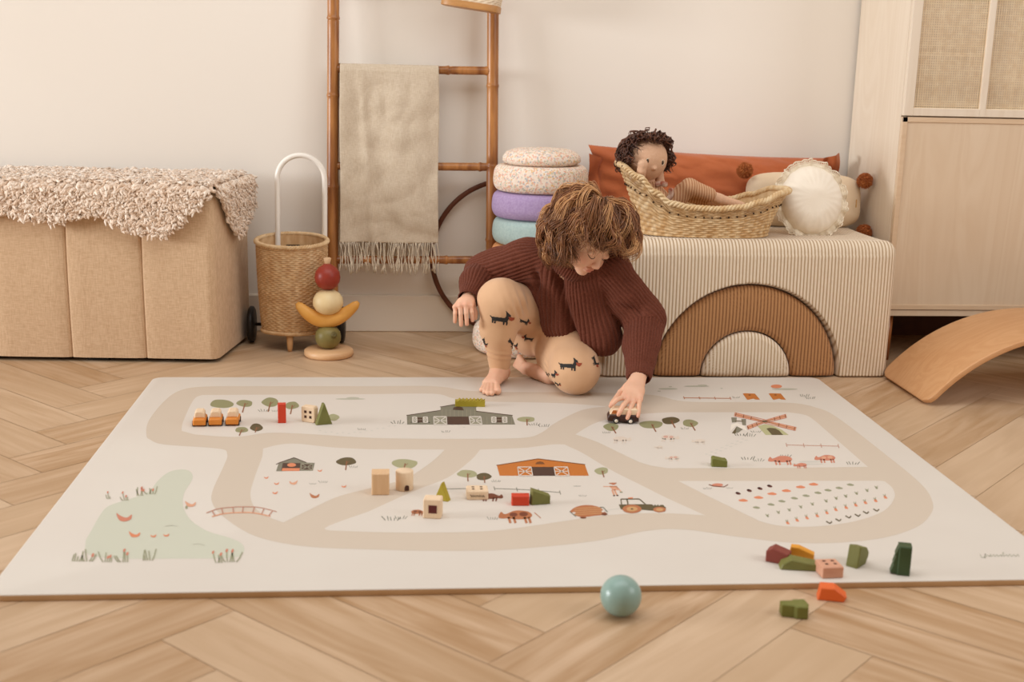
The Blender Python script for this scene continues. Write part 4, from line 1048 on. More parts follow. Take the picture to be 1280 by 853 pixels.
# ------------------------------------------------------------------ rag doll in the basket
doll = thing('rag_doll', 'fabric doll with curly dark brown hair lying in the woven basket', 'doll', (.46, 1.58, .45))
DH = at_y(808, 199, 1.575)
Fd = Vector((.30, -.93, -.20)).normalized(); Ld = Vector((.95, .30, .02)); Ld = (Ld-Fd*Ld.dot(Fd)).normalized(); Ud = Ld.cross(-Fd) if False else Fd.cross(Ld)*-1
if Ud.z < 0: Ud = -Ud
Ud, Ld = (Ud*math.cos(.12)+Ld*math.sin(.12)), (Ld*math.cos(.12)-Ud*math.sin(.12))
dl = lambda l, f, u: DH+Ld*l+Fd*f+Ud*u
V_ = Vol((.36, 1.44, .37), (.76, 1.68, .65), .0028)
V_.ell(DH, (.060, .053, .062), rot=[tuple(Ld), tuple(Fd), tuple(Ud)], k=0)
V_.ell(dl(.0, .0525, -.012), (.0075, .007, .006), k=.003)
for s_ in (-1, 1): V_.ell(dl(s_*.059, -.002, -.012), (.010, .010, .013), k=.004)
nk = dl(0, -.005, -.052); ch = Vector((.462, 1.575, .492)); pv = Vector((.500, 1.575, .445))
V_.chain([DH, nk, ch, pv], [.02, .018, .028, .034], .01)
# arms, one raised to the face
e1 = dl(-.030, .040, -.068); V_.chain([ch, e1, dl(-.040, .055, -.022)], [.016, .0145, .0135], .006); V_.ell(dl(-.040, .054, -.004), (.015, .013, .017), k=.006)
V_.chain([ch, dl(.062, .0, -.065), dl(.055, -.01, -.03)], [.015, .0135, .013], .006)
V_.chain([pv, Vector((.555, 1.545, .515)), Vector((.645, 1.555, .482)), Vector((.715, 1.565, .462))], [.019, .018, .015, .012], .006)
V_.chain([pv, Vector((.550, 1.590, .498)), Vector((.64, 1.60, .466)), Vector((.70, 1.60, .448))], [.019, .018, .015, .012], .006)
Vd, Fq = V_.mesh(); Vd = relax(Vd, Fq, 2)
vmesh('body', Vd, Fq, M('doll_skin', '#d3a98a', '#d9b294', rough=.9, scale=200, bump=.2, bscale=500, bdist=.0006), doll)
V_ = Vol((.40, 1.50, .40), (.68, 1.65, .56), .0028)
V_.chain([ch+Vector((-.008, -.004, .006)), pv], [.031, .038], .01); V_.chain([pv, Vector((.555, 1.545, .515)), Vector((.615, 1.55, .494))], [.026, .0245, .021], .008); V_.chain([pv, Vector((.550, 1.590, .498)), Vector((.61, 1.598, .476))], [.026, .0245, .021], .008)
Vd, Fq = V_.mesh(); Vd = relax(Vd, Fq, 2)
t = NT('striped_romper'); w_ = t.n('ShaderNodeTexWave'); w_.inputs['Scale'].default_value = 42; w_.inputs['Distortion'].default_value = 1.5; t.l(t.mapped(1, .6, .9), w_.inputs['Vector'])
t.l(t.mix(w_.outputs[0], lin('#a9744e'), lin('#d2ab87')), t.b.inputs['Base Color']); t.b.inputs['Roughness'].default_value = .9
vmesh('romper', Vd, Fq, t.m, doll)
b = MB()
for k, (a0, a1) in enumerate(((-1.2, .6), (.9, 2.2))):
    b.tube([ch+Vector((.012+.03*math.cos(a0+(a1-a0)*i/9), -.032-.002*i/9, .006+.026*math.sin(a0+(a1-a0)*i/9))) for i in range(10)], [.002]+[.0075]*8+[.002], 8, flat=.45)
b.build('scarf', M('doll_scarf', '#8d4a34', '#ddc8b4', rough=.85, scale=60), doll)
for s_ in (-1, 1):
    b = MB(); b.ellip(dl(s_*.024, .0475, .006), (.0042, .003, .0058), 14, 10); e_ = b.build('eye', M('doll_eye', '#3d3324', rough=.3), doll)
    b = MB(); b.tube([dl(s_*(.024+.006*math.cos(a)), .0485, .006+.008*math.sin(a)) for a in [2*PI*i/14 for i in range(14)]], .0009, 5, closed=True)
    b.build('eye_outline', M('doll_eye_ring', '#e9ddc6', rough=.6), e_)
def curly_hair(name, centre, axes, radii, n, parent, mat_, seed, crown, lmin, lmax, face_gap, rad, amp, steps=14, seg=5, lift=.25, gravity=.3, hairline=None):
    r = random.Random(seed); L_, F_, U_ = axes; b = MB(); at = []
    cr = Vector(crown).normalized()
    for _ in range(n):
        for _try in range(50):
            d = Vector((r.gauss(0, 1), r.gauss(0, 1), r.gauss(0, 1))).normalized()   # in (l,f,u)
            ang = math.acos(max(-1, min(1, d.dot(cr)))); tang = (d-cr*d.dot(cr)); tang = tang.normalized() if tang.length > .02 else Vector((1, 0, 0))
            end = hairline(tang); 
            if ang < end-.12: break
        else: continue
        ln = r.uniform(lmin, lmax); a0 = ang; a1 = min(a0+ln/max(radii), end+r.uniform(-.10, .16)); ph = r.random()*6.28; turns = r.uniform(.8, 2.2)*2*PI; am = amp*r.uniform(.5, 1.25)
        side = tang.cross(cr).normalized(); pts = []; rr_ = []
        swirl = r.uniform(-.35, .35)+.25
        layer = r.random()
        for i in range(steps+1):
            t = i/steps; a = a0+(a1-a0)*t; dd = cr*math.cos(a)+(tang*math.cos(swirl*t)+side*math.sin(swirl*t)).normalized()*math.sin(a)
            k = 1.0+lift*(.25+.75*layer)*min(1, t*2.2+.25*(1-layer))*(1.0 if t < .8 else 1-(t-.8)*.7)
            loc_ = Vector((dd.x*radii[0], dd.y*radii[1], dd.z*radii[2]))*k
            curl = am*t**.8; loc_ += side*math.cos(ph+turns*t)*curl+dd*math.sin(ph+turns*t)*curl*.8
            p = centre+L_*loc_.x+F_*loc_.y+U_*loc_.z; p = p+Vector((0, 0, -1))*gravity*.02*t*t; pts.append(p); rr_.append(rad*(.75+.35*math.sin(PI*t))*(1-.75*t**3))
        n0 = len(b.v); b.tube(pts, rr_, seg, flat=.6); c = r.random(); per = seg
        for i in range(steps+1): at += [(c, i/steps, layer, 1)]*per
    b.attr['lock'] = at
    o = b.build(name, mat_, parent, recalc=False); o['kind'] = 'stuff'; return o
def hair_mat(name, c_dark, c_mid, c_light):
    t = NT(name); at = t.n('ShaderNodeAttribute'); at.attribute_name = 'lock'; sp = t.n('ShaderNodeSeparateColor'); t.l(at.outputs['Color'], sp.inputs[0])
    cr = t.n('ShaderNodeValToRGB'); cr.color_ramp.elements[0].color = lin(c_dark); cr.color_ramp.elements[1].color = lin(c_light); e = cr.color_ramp.elements.new(.5); e.color = lin(c_mid)
    f = t.math('ADD', t.math('MULTIPLY', sp.outputs[0], .62), t.math('MULTIPLY', sp.outputs[2], .38)); t.l(f, cr.inputs[0]); t.l(cr.outputs[0], t.b.inputs['Base Color']); t.b.inputs['Roughness'].default_value = .42; t.b.inputs['Specular IOR Level'].default_value = .5
    no = t.n('ShaderNodeTexNoise'); no.inputs['Scale'].default_value = 900; t.l(t.coords(), no.inputs['Vector']); t.bump(no.outputs[0], .25, .0006)
    return t.m
def dline(tg):   # tang is in (l,f,u) space; front hairline higher
    return 1.0 if tg.y > .3 else 1.85-.5*max(0, tg.y)
b = MB()
for i in range(1): pass
curly_hair('hair', DH, (Ld, Fd, Ud), (.064, .059, .066), 700, doll, hair_mat('doll_hair', '#2c1610', '#4a2819', '#6d4029'), 5, (0, -.45, 1), .02, .05, 0, .0028, .010, steps=9, seg=4, lift=.36, hairline=dline)

# ------------------------------------------------------------------ birch cabinet with cane doors
BIR = wood('birch_ply', '#d0b698', '#dbc6ac', 'z', 7, .42, .03); BIRS = wood('birch_side', '#d9c8b2', '#e5d8c6', 'z', 6, .45, .02)
CX0, CX1, CY0, CY1, CZ0, CZ1 = 1.168, 2.10, 1.572, 1.975, .156, 1.75
cab = thing('cabinet', 'tall pale birch cabinet with woven cane upper doors on the right', 'cabinet', (1.62, 1.77, 0))
b = MB(); b.box(CX0, CX0+.018, CY0+.019, CY1, CZ0, CZ1); b.build('side_panel', BIRS, cab, bevel=.0015)
b = MB(); b.box(CX1-.018, CX1, CY0+.019, CY1, CZ0, CZ1); b.build('side_panel', BIRS, cab, bevel=.0015)
b = MB(); b.box(CX0, CX1, CY0+.004, CY1, CZ0-.014, CZ0+.004); b.build('bottom_panel', BIR, cab, bevel=.0015)
b = MB(); b.box(CX0, CX1, CY0, CY1, CZ1, CZ1+.018); b.build('top_panel', BIR, cab, bevel=.0015)
b = MB(); b.box(CX0+.02, CX1-.02, CY1-.01, CY1-.004, CZ0, CZ1); b.box(CX0+.02, CX1-.02, CY0+.02, CY1-.01, .715, .731); b.build('back_panel', BIR, cab)
zs = .722
def frame_door(name, x0, x1, z0, z1, sw, inset, panel_fn):
    d = MB()
    d.box(x0, x0+sw, CY0, CY0+.018, z0, z1); d.box(x1-sw, x1, CY0, CY0+.018, z0, z1)
    d.box(x0+sw, x1-sw, CY0, CY0+.018, z0, z0+sw); d.box(x0+sw, x1-sw, CY0, CY0+.018, z1-sw, z1)
    return d
XM = 1.634
# lower doors
for x0, x1 in ((CX0+.001, XM-.001), (XM+.001, CX1-.001)):
    d = MB(); d.box(x0, x1, CY0+.003, CY0+.018, CZ0+.006, zs-.0020)
    o = d.build('door', BIR, cab, bevel=.0012)
    e = MB(); sw = .014
    e.box(x0, x0+sw, CY0, CY0+.004, CZ0+.006, zs-.0020); e.box(x0, x1, CY0, CY0+.004, zs-.0020-sw, zs-.0020); e.box(x0, x1, CY0, CY0+.004, CZ0+.006, CZ0+.006+sw); e.box(x1-sw, x1, CY0, CY0+.004, CZ0+.006, zs-.0020)
    e.build('edge_banding', wood('birch_edge', '#ccae8c', '#d7bd9f', 'x', 10), o, bevel=.0008)
CANE = M('cane', '#e6cda8', '#efdcbd', rough=.55, scale=70)
for x0, x1 in ((CX0+.001, XM-.001), (XM+.001, CX1-.001)):
    sw = .028; mid = (x0+x1)/2
    d = MB(); z0, z1 = zs+.0020, CZ1-.004
    for a, c in ((x0, x0+sw), (x1-sw, x1), (mid-.009, mid+.009)): d.box(a, c, CY0, CY0+.018, z0, z1)
    for a, c in ((z0, z0+.022), (z1-.022, z1)):
        for p_, q_ in ((x0+sw, mid-.009), (mid+.009, x1-sw)): d.box(p_, q_, CY0, CY0+.018, a, c)
    o = d.build('door', BIRS, cab, bevel=.001)
    for a, c in ((x0+sw, mid-.009), (mid+.009, x1-sw)):
        if a > 1.63: zt = 1.1
        cb = MB(); r = random.Random(int(a*100)); p_ = .0066; zt = z0+.022; top = min(z1-.022, 1.30); n = int((c-a)/p_); mz = int((top-zt)/p_)
        for i in range(n+1):
            x = a+(c-a)*i/n; w_ = .0015+r.uniform(-.0003, .0006)
            cb.box(x-w_, x+w_*.9, CY0+.0092, CY0+.0104, zt, top)
        for j in range(mz+1):
            z = zt+(top-zt)*j/mz; w_ = .0012+r.uniform(-.0003, .0008)
            cb.box(a, c, CY0+.0082, CY0+.0092, z-w_, z+w_)
        cb.box(a, c, CY0+.0085, CY0+.0105, top, z1-.022)
        cb.build('cane_panel', CANE, o)
LEG = wood('leg_wood', '#8a4f26', '#a5642f', 'z', 16)
for x, y in ((1.20, 1.62), (1.20, 1.93), (2.07, 1.62), (2.07, 1.93)):
    b = MB(); b.tube([(x, y, 0), (x, y, CZ0-.014)], [.011, .014], 14); b.build('leg', LEG, cab)
b = MB(); b.tube([(1.205, 1.70, .05), (1.27, 1.70, CZ0-.014)], .003, 8); b.build('brace', M('black_plastic', '#231d1a', rough=.5), cab)
b = MB(); b.box(1.19, 2.08, 1.955, 1.972, .0, CZ0-.014);  # added dark panel, stands in for the shade below the cabinet
tag(b.build('shade_panel', M('shade_brown', '#4b2a1c', '#5a3423', rough=.6, scale=20), loc=(1.6, 1.96, 0)), 'added dark brown panel standing in for the dark shade under the cabinet', 'board')

# ------------------------------------------------------------------ balance board
def balance():
    b = MB(); Rr = .516; cz = -(Rr-.19)+.0; cx = 1.507; half = .402; th = .015; a0 = math.asin(half/Rr); y0, y1 = 1.10, 1.412; NX, NY = 90, 26; rc = .032
    def top(u, v, off):
        a = -a0+2*a0*u; s_ = (a0-abs(a))*Rr   # distance from the end
        ins = 0
        if s_ < rc: ins = rc-math.sqrt(max(rc*rc-(rc-s_)**2, 0))
        y = y0+ins+(y1-y0-2*ins)*v; x = cx+(Rr+off)*math.sin(a); z = (Rr+off)*math.cos(a)+cz
        return (x, y, z)
    zmin = Rr*math.cos(a0)+cz-th*math.cos(a0)
    T = lambda u, v: Vector(top(u, v, 0))-Vector((0, 0, zmin)); B = lambda u, v: Vector(top(u, v, -th))-Vector((0, 0, zmin))
    b.grid(T, NX, NY); b.grid(B, NX, NY); n = NX*NY; fs = []
    for i in range(NX-1): fs += [(i*NY, (i+1)*NY, n+(i+1)*NY, n+i*NY), (i*NY+NY-1, (i+1)*NY+NY-1, n+(i+1)*NY+NY-1, n+i*NY+NY-1)]
    for j in range(NY-1): fs += [(j, j+1, n+j+1, n+j), ((NX-1)*NY+j, (NX-1)*NY+j+1, n+(NX-1)*NY+j+1, n+(NX-1)*NY+j)]
    b.f += fs; b.mi += [0]*len(fs); b.sm += [True]*len(fs)
    tag(b.build('balance_board', wood('beech_board', '#c08a5a', '#d0a072', 'x', 8, .4, .03), loc=(1.515, 1.25, 0), bevel=.003), 'curved beech balance board lying arched on the floor before the cabinet', 'board')
balance()
# ------------------------------------------------------------------ toys on the mat and floor
def block_mat(name, c, c2=None): return M('paint_'+name, c, c2 or c, rough=.5, scale=40, bump=.06, bscale=120, bdist=.0005)
GRN, GRN2, DGR = block_mat('olive_green', '#6f7038', '#7a7a40'), block_mat('moss', '#6d7030', '#74773a'), block_mat('dark_green', '#34482a', '#3b5030')
RED, ORA, YEL, BUR, OLY = block_mat('red', '#cc4023'), block_mat('orange', '#e0662a'), block_mat('yellow', '#e09a2e'), block_mat('burgundy', '#7f3a30', '#8a4035'), block_mat('olive_yellow', '#a3922a', '#ad9b30')
NAT = wood('block_wood', '#d3ab80', '#e0bd95', 'z', 26, .55, .05); NAT2 = wood('block_wood_pale', '#e0c3a0', '#ecd3b4', 'z', 26, .55, .03); PNK = wood('block_wood_pink', '#c88f74', '#d6a286', 'x', 26, .55, .03)
HOLE = M('hole_brown', '#4a2a1c', rough=.8); WIN = M('window_burgundy', '#5a1f1a', rough=.6)
def placeM(p, yaw, tilt=0): return Matrix.Translation(p) @ Matrix.Rotation(yaw, 4, 'Z') @ Matrix.Rotation(tilt, 4, 'X')
GB = 'wooden building blocks'
def pblock(name, label, poly, d, u, v, yaw, m_, z=MT, lay=False, bev=.0015, parts=None, group=GB, cat='toy block', dy=0):
    """poly (x,z) footprint profile; (u,v) photo position of its front bottom centre"""
    p = at_z(u, v, z); p.y += dy
    if lay:   # profile lies flat, extruded upward by d
        T = Matrix.Translation(p) @ Matrix.Rotation(yaw, 4, 'Z') @ Matrix.Rotation(-PI/2, 4, 'X') @ Matrix.Scale(-1, 4, (0, 1, 0)) @ Matrix.Identity(4)
        T = Matrix.Translation(p) @ Matrix.Rotation(yaw, 4, 'Z') @ Matrix(((1, 0, 0, 0), (0, 0, 1, 0), (0, 1, 0, 0), (0, 0, 0, 1)))
    else: T = Matrix.Translation(p) @ Matrix.Rotation(yaw, 4, 'Z')
    b = MB(); b.prism(poly, 0, d, T, bev)
    if not parts: return tag(b.build(name, m_, loc=p), label, cat, group)
    th = thing(name, label, cat, p, group); b.build('block_body', m_, th)
    for pn, pl, dd, mm in parts:
        q = MB(); q.prism(pl, dd[0], dd[1], T); q.build(pn, mm, th)
    return th
def rect(w, h, x=0, z=0): return [(x-w/2, z), (x+w/2, z), (x+w/2, z+h), (x-w/2, z+h)]
def rrect(w, h, r=.006, x=0, z=0): return [(a+x, c+z) for a, c in rr(-w/2, w/2, 0, h, r, 5)]
pblock('toy_block', 'tall narrow red block standing between painted trees on the mat', rect(.0185, .047), .014, 352.5, 529.5, .06, RED)
sq = lambda x, z, s_: rect(s_, s_, x, z)
pblock('toy_block', 'pale wooden window block standing between the red block and green triangle', rrect(.036, .039), .017, 385, 528.5, -.45, NAT2, parts=[('window_hole', sq(x, z, .0062), (-.0004, .004), HOLE) for x in (-.0065, .0065) for z in (.0105, .0225)])
pblock('toy_block', 'green triangular tree block standing right of the wooden window block', [(-.019, 0), (.019, 0), (.002, .050), (-.002, .050)], .017, 405.5, 531.5, .28, GRN)
pblock('toy_block', 'plain natural wooden block standing on the road, leftmost of the centre group', rect(.0345, .044), .032, 475.5, 619.5, .0, NAT)
# round tower
p = at_z(505.5, 611.5, MT); th = thing('toy_block', 'natural wooden cylinder block with a small arched door', 'toy block', p, GB)
b = MB(); b.lathe([(0, 0), (.0165, 0), (.0175, .001), (.0175, .038), (.0165, .0392), (0, .0392)], p, 40); b.build('block_body', NAT2, th)
arch = [(-.0045, 0), (.0045, 0), (.0045, .007)]+[(.0045*math.cos(a), .007+.0045*math.sin(a)) for a in [PI*i/8 for i in range(1, 8)]]+[(-.0045, .007)]
b = MB(); b.prism(arch, -.0182, -.012, Matrix.Translation(p+Vector((0, 0, .002))) @ Matrix.Rotation(.28, 4, 'Z')); b.build('arched_door', HOLE, th)
pblock('toy_block', 'natural wooden block with a square burgundy window, at the front of the centre group', rrect(.034, .038, .003), .026, 540, 649, -.16, NAT2, parts=[('window_pane', sq(.001, .011, .0155), (-.0005, .003), WIN)])
pblock('toy_block', 'mustard yellow triangular block behind the burgundy window block', [(-.015, 0), (.015, 0), (.0, .036)], .015, 551, 626.5, -.5, OLY)
p = at_z(597, 625.5, MT); th = pblock('toy_block', 'pale wooden block lying flat with four small holes and dark lettering', rrect(.042, .036, .003), .018, 597, 625.5, .0, NAT2, lay=True, parts=[('drilled_hole', sq(x, z, .005), (.0176, .0184), HOLE) for x in (-.008, .008) for z in (.011, .023)])
b = MB(); lt = [(-.014, .010), (-.011, .005), (-.009, .010), (-.008, .0045), (-.005, .009), (-.004, .005), (-.001, .0085), (.001, .005), (.003, .009), (.005, .005), (.007, .0085), (.009, .005), (.011, .0085), (.013, .005)]
b.tube([p+Vector((x, -.0004, z+.0015)) for x, z in lt], .0006, 4); b.build('lettering', HOLE, th)
pblock('toy_block', 'bright red block lying on its side against the green roof block', rect(.034, .020), .020, 650.5, 633, -.04, RED)
pblock('toy_block', 'green triangular roof block leaning beside the bright red block', [(-.019, 0), (.019, 0), (.019, .017), (-.017, .031)], .018, 676, 631.5, .16, GRN)
pblock('toy_block', 'moss green wavy topped block standing alone near the vegetable patch', [(-.016, 0), (.017, 0), (.017, .013), (.013, .016), (.006, .0165), (-.004, .0185), (-.012, .020), (-.016, .018)], .020, 899, 584.5, -.12, GRN2)
zz = [(-.037, 0), (.037, 0)]+[q for k in range(8) for q in ((.037-.009*k, .019 if k else .017), (.0325-.009*k, .0145))]+[(-.037, .015)]
pblock('toy_block', 'olive yellow zigzag topped hedge block above the painted grey barn', zz, .018, 587.5, 509, -.05, OLY, bev=.0008)
pblock('toy_block', 'burgundy block lying at the left end of the front pile', [(-.019, 0), (.020, 0), (.020, .020), (-.008, .027), (-.019, .019)], .024, 970, 705, -.55, BUR)
pblock('toy_block', 'yellow rounded block lying behind the long green block', [(-.022, 0), (.022, 0), (.022, .012), (-.005, .022), (-.018, .022)], .015, 1001, 700, -.35, YEL)
pblock('toy_block', 'long low green block lying in front of the yellow one', [(-.032, 0), (.034, 0), (.034, .011), (-.014, .019), (-.028, .010)], .026, 999, 714, -.17, GRN)
pblock('toy_block', 'pinkish wooden block with four small holes near the front mat edge', rrect(.037, .037, .002), .020, 1041, 723.5, .05, PNK, lay=True, parts=[('drilled_hole', sq(x, z, .005), (.0197, .0204), HOLE) for x in (-.0065, .0085) for z in (.012, .025)])
pblock('toy_block', 'olive half round block standing on edge right of the holed pink block', [(-.019, 0), (.012, .0), (.021, .012), (.022, .020), (.014, .030), (-.012, .038)], .022, 1078, 708, .75, GRN)
pblock('toy_block', 'dark green stepped tree block standing upright, rightmost on the mat', rect(.021, .052), .024, 1129, 720.5, -.30, DGR, parts=[('stepped_edge', [(-.0105, .001), (-.021, .003), (-.0165, .018), (-.018, .019), (-.0140, .034), (-.0155, .035), (-.0105, .050)], (.003, .021), DGR)])
pblock('toy_block', 'orange block lying on the floor just off the mat', [(-.022, 0), (.020, 0), (.024, .009), (.004, .0225), (-.018, .022)], .026, 1041, 755, -.28, ORA, z=0, dy=.008)
pblock('toy_block', 'green notched block lying on the wooden floor, nearest to the viewer', [(-.022, .004), (-.004, 0), (.000, -.005), (.017, -.006), (.021, .008), (.019, .026), (-.001, .025), (-.003, .021), (-.022, .020)], .021, 995, 773, -.05, GRN2, z=0, lay=True)
BC = at_z(775, 769, 0); b = MB(); b.ellip(BC+Vector((0, 0, .0325)), (.0325, .0325, .0325), 48, 32)
tag(b.build('ball', M('teal_rubber', '#8aa7a0', '#8eaba4', rough=.3, scale=5, spec=.5), loc=BC), 'smooth pale teal ball on the wooden floor in front of the mat', 'ball')
# three cars in a row
def car(label, u, v, yaw, body, roof, group, L=.050, Wd=.030, low=.019, cab_h=.015, back=False):
    p = at_z(u, v, MT); th = thing('toy_car', label, 'toy car', p, group); T = Matrix.Translation(p) @ Matrix.Rotation(yaw, 4, 'Z')
    w2 = Wd/2; b = MB(); b.prism([(-w2+.001, .004), (w2-.001, .004), (w2, .010), (w2-.0005, low-.003), (w2-.004, low), (-w2+.004, low), (-w2+.0005, low-.003), (-w2, .010)], 0, L, T, .0025); b.build('car_body', body, th)
    b = MB(); w3 = w2-.003; b.prism([(-w3, low-.001), (w3, low-.001), (w3-.001, low+cab_h-.004), (w3-.005, low+cab_h), (-w3+.005, low+cab_h), (-w3+.001, low+cab_h-.004)], L*.25, L*.85, T, .002); b.build('cabin', roof, th)
    for sx in (-1, 1):
        for y in (L*.2, L*.8):
            q = MB(); q.lathe([(0, -.0025), (.006, -.0025), (.0068, -.001), (.0068, .001), (.006, .0025), (0, .0025)], (0, 0, 0), 18, M4=T @ Matrix.Translation((sx*(w2-.0015), y, .0068)) @ Matrix.Rotation(PI/2, 4, 'Y')); q.build('wheel', M('wheel_black', '#2a211c', rough=.5), th)
    return th
CO = block_mat('car_orange', '#d5812c', '#dc8b36')
car('orange toy car with a wooden cabin, leftmost of the three parked in a row', 249, 534.5, .06, CO, NAT2, 'orange toy cars parked in a row')
car('orange toy car with a wooden cabin, in the middle of the parked row of three', 269, 534, .06, CO, NAT2, 'orange toy cars parked in a row')
car('orange toy car with a wooden cabin, rightmost of the parked row of three', 290, 533.5, .02, CO, NAT2, 'orange toy cars parked in a row')
# car under the child's hand, seen from its side
pc = at_z(779, 530, MT); T = Matrix.Translation(pc) @ Matrix.Rotation(-.12, 4, 'Z')
hcar = thing('toy_car', 'small dark brown toy van with cream roof pushed by the child', 'toy car', pc)
b = MB(); b.prism([(-.037, .005), (.036, .005), (.037, .010), (.036, .021), (-.034, .021), (-.038, .014)], 0, .034, T, .002); b.build('car_body', block_mat('van_brown', '#3d2219', '#472a1f'), hcar)
b = MB(); b.prism([(-.033, .0205), (.035, .0205), (.034, .034), (.030, .036), (-.022, .036), (-.027, .033)], .002, .032, T, .002); b.build('cabin', NAT2, hcar)
b = MB(); b.prism([(-.0290, .0235), (-.017, .0235), (-.017, .032), (-.0255, .032)], .0012, .004, T); b.build('windscreen', block_mat('van_orange', '#b5682f'), hcar)
for x in (-.017, .017):
    for y in (-.001, .035):
        q = MB(); Mx = T @ Matrix.Translation((x, y, .0075)) @ Matrix.Rotation(PI/2, 4, 'X'); q.lathe([(0, -.003), (.0065, -.003), (.0075, -.0015), (.0075, .0015), (.0065, .003), (0, .003)], (0, 0, 0), 20, M4=Mx); w_ = q.build('wheel', M('wheel_black', '#2a211c', rough=.5), hcar)
        q = MB(); q.lathe([(0, -.0036), (.0042, -.0036), (.0042, .0036), (0, .0036)], (0, 0, 0), 16, M4=Mx); q.build('hubcap', M('hub_cream', '#eadfce', rough=.5), w_)
# ------------------------------------------------------------------ the child
person = thing('person', 'curly child in brown knit jumper and tan printed leggings, crouching to push a toy van', 'person', (.10, 1.25, MT))
HC = Vector((.221, 1.190, .427))
HF = Vector((.40, -.72, -.56)).normalized(); HU0 = (Vector((0, 0, 1))-HF*HF.z).normalized(); HL0 = Vector((HU0.cross(HF))).normalized()
if HL0.x < 0: HL0 = -HL0
rho = .30
HU = HU0*math.cos(rho)+HL0*math.sin(rho); HL = HL0*math.cos(rho)-HU0*math.sin(rho)
hd = lambda l, f, u: HC+HL*l+HF*f+HU*u
HROT = [tuple(HL), tuple(HF), tuple(HU)]
PEL, CHE, NEC = Vector((.160, 1.43, .165)), Vector((.175, 1.335, .285)), Vector((.190, 1.258, .348))
SR, ER, WR = Vector((.072, 1.335, .338)), Vector((-.030, 1.395, .288)), Vector((-.072, 1.285, .248))
SL, EL, WL = Vector((.285, 1.245, .325)), Vector((.378, 1.215, .205)), Vector((.346, 1.085, .094))
HRt, KR, CR_, AR = Vector((.125, 1.42, .175)), Vector((.006, 1.252, .243)), Vector((.004, 1.275, .165)), Vector((.010, 1.300, .085))
HLt, KL, AL = Vector((.190, 1.395, .160)), Vector((.200, 1.190, .0735)), Vector((.150, 1.345, .042))
def body():
    V = Vol((-.135, .870, .006), (.44, 1.53, .545), .0020)
    V.ell(hd(0, -.006, .010), (.064, .076, .070), HROT, k=0)
    V.ell(hd(0, .020, -.036), (.050, .050, .046), HROT, k=.02)
    for s_ in (-1, 1):
        V.ell(hd(s_*.030, .043, -.044), (.023, .022, .021), HROT, k=.012)
        V.ell(hd(s_*.065, -.006, -.022), (.007, .014, .019), HROT, k=.006)
        V.ell(hd(s_*.069, -.002, -.022), (.005, .007, .010), HROT, k=.004, sub=True)
        V.ell(hd(s_*.026, .078, -.008), (.013, .010, .008), HROT, k=.010, sub=True)
        V.ell(hd(s_*.026, .0625, -.011), (.0125, .009, .0085), HROT, k=.004)
        V.ell(hd(s_*.0075, .0775, -.038), (.0052, .006, .0045), HROT, k=.004)
    V.ell(hd(0, .052, -.074), (.017, .016, .013), HROT, k=.014)
    V.cone(hd(0, .066, -.010), hd(0, .082, -.034), .0055, .0078, k=.010)
    V.ell(hd(0, .0700, -.0535), (.015, .0065, .0042), HROT, k=.004); V.ell(hd(0, .0685, -.0610), (.012, .0065, .0048), HROT, k=.004)
    V.ell(hd(0, .0765, -.0575), (.014, .003, .0009), HROT, k=.002, sub=True)
    V.cone(hd(0, -.018, -.045), NEC, .034, .036, k=.015)
    V.chain([NEC, CHE, PEL], [.036, .066, .070], .02)
    V.chain([CHE, SR, ER, WR], [.04, .030, .024, .0185], .012); V.chain([CHE, SL, EL, WL], [.04, .030, .025, .0185], .012)
    V.chain([PEL, HRt, KR, CR_, AR], [.06, .055, .042, .036, .024], .012); V.chain([PEL, HLt, KL], [.06, .06, .047], .012); V.chain([KL, AL], [.04, .025], .008)
    # right foot flat on the mat
    hl = Vector((.018, 1.322, .036)); bl = at_z(614, 484, .022); bl.y = 1.238
    V.cone(AR, Vector((.012, 1.305, .050)), .0235, .0225, .01); V.cone(Vector((.012, 1.305, .050)), hl, .0225, .0225, .01)
    V.cone(Vector((.010, 1.295, .040)), Vector((bl.x+.010, 1.243, .0275)), .0235, .0145, .012); V.cone(hl, Vector((bl.x-.010, 1.243, .0255)), .021, .0125, .012)
    for (u, v, r) in ((622.0, 489.0, .0098), (615.0, 491.5, .0074), (610.0, 491.5, .0070), (605.6, 490.0, .0066), (601.8, 487.5, .0060)):
        p = at_z(u, v, MT+r+.001); V.cone(Vector((p.x*.8+.002, 1.240, .0265)), p, r*.72, r, .0012)
    # left foot lying behind, sole outwards
    t0 = at_z(657, 461, .030); t1 = at_z(644, 455, .026)
    V.cone(AL, at_z(690, 470, .030), .025, .022, .01); V.cone(at_z(688, 471, .030), t0, .0225, .0165, .01); V.cone(at_z(688, 468, .040), at_z(656, 459, .036), .017, .013, .01)
    for k in range(5):
        q = Vector((t1.x+.003*k, t1.y+.006-.0015*k, .020+.0066*k)); V.cone(t0+Vector((0, 0, (k-2)*.004)), q, .009, .0062+(.0016 if k == 4 else 0), .004)
    # hands
    def finger(pts, rs): V.chain(pts, rs, .0022)
    # right hand draped over the knee side
    kn = [at_y(u, v, y) for u, v, y in ((569.0, 384, 1.243), (575.2, 382.0, 1.236), (582.0, 381.5, 1.234), (588.6, 383, 1.236))]
    tips = [at_y(u, v, y) for u, v, y in ((568.6, 402.5, 1.240), (576.4, 406.5, 1.234), (583.6, 405.5, 1.231), (590.6, 400.8, 1.233))]
    for i, (a, c) in enumerate(zip(kn, tips)):
        V.cone(WR, a, .0160, .0078, .006); m = a.lerp(c, .45)+Vector((0, -.0045, .002)); r = (.0054, .0060, .0061, .0059)[i]
        V.cone(a, m, r+.0004, r, .0008); V.cone(m, c, r, r*.86, .0008)
    V.ell((WR*1.3+kn[1]+kn[2])/3.3, (.021, .0125, .013), k=.008)
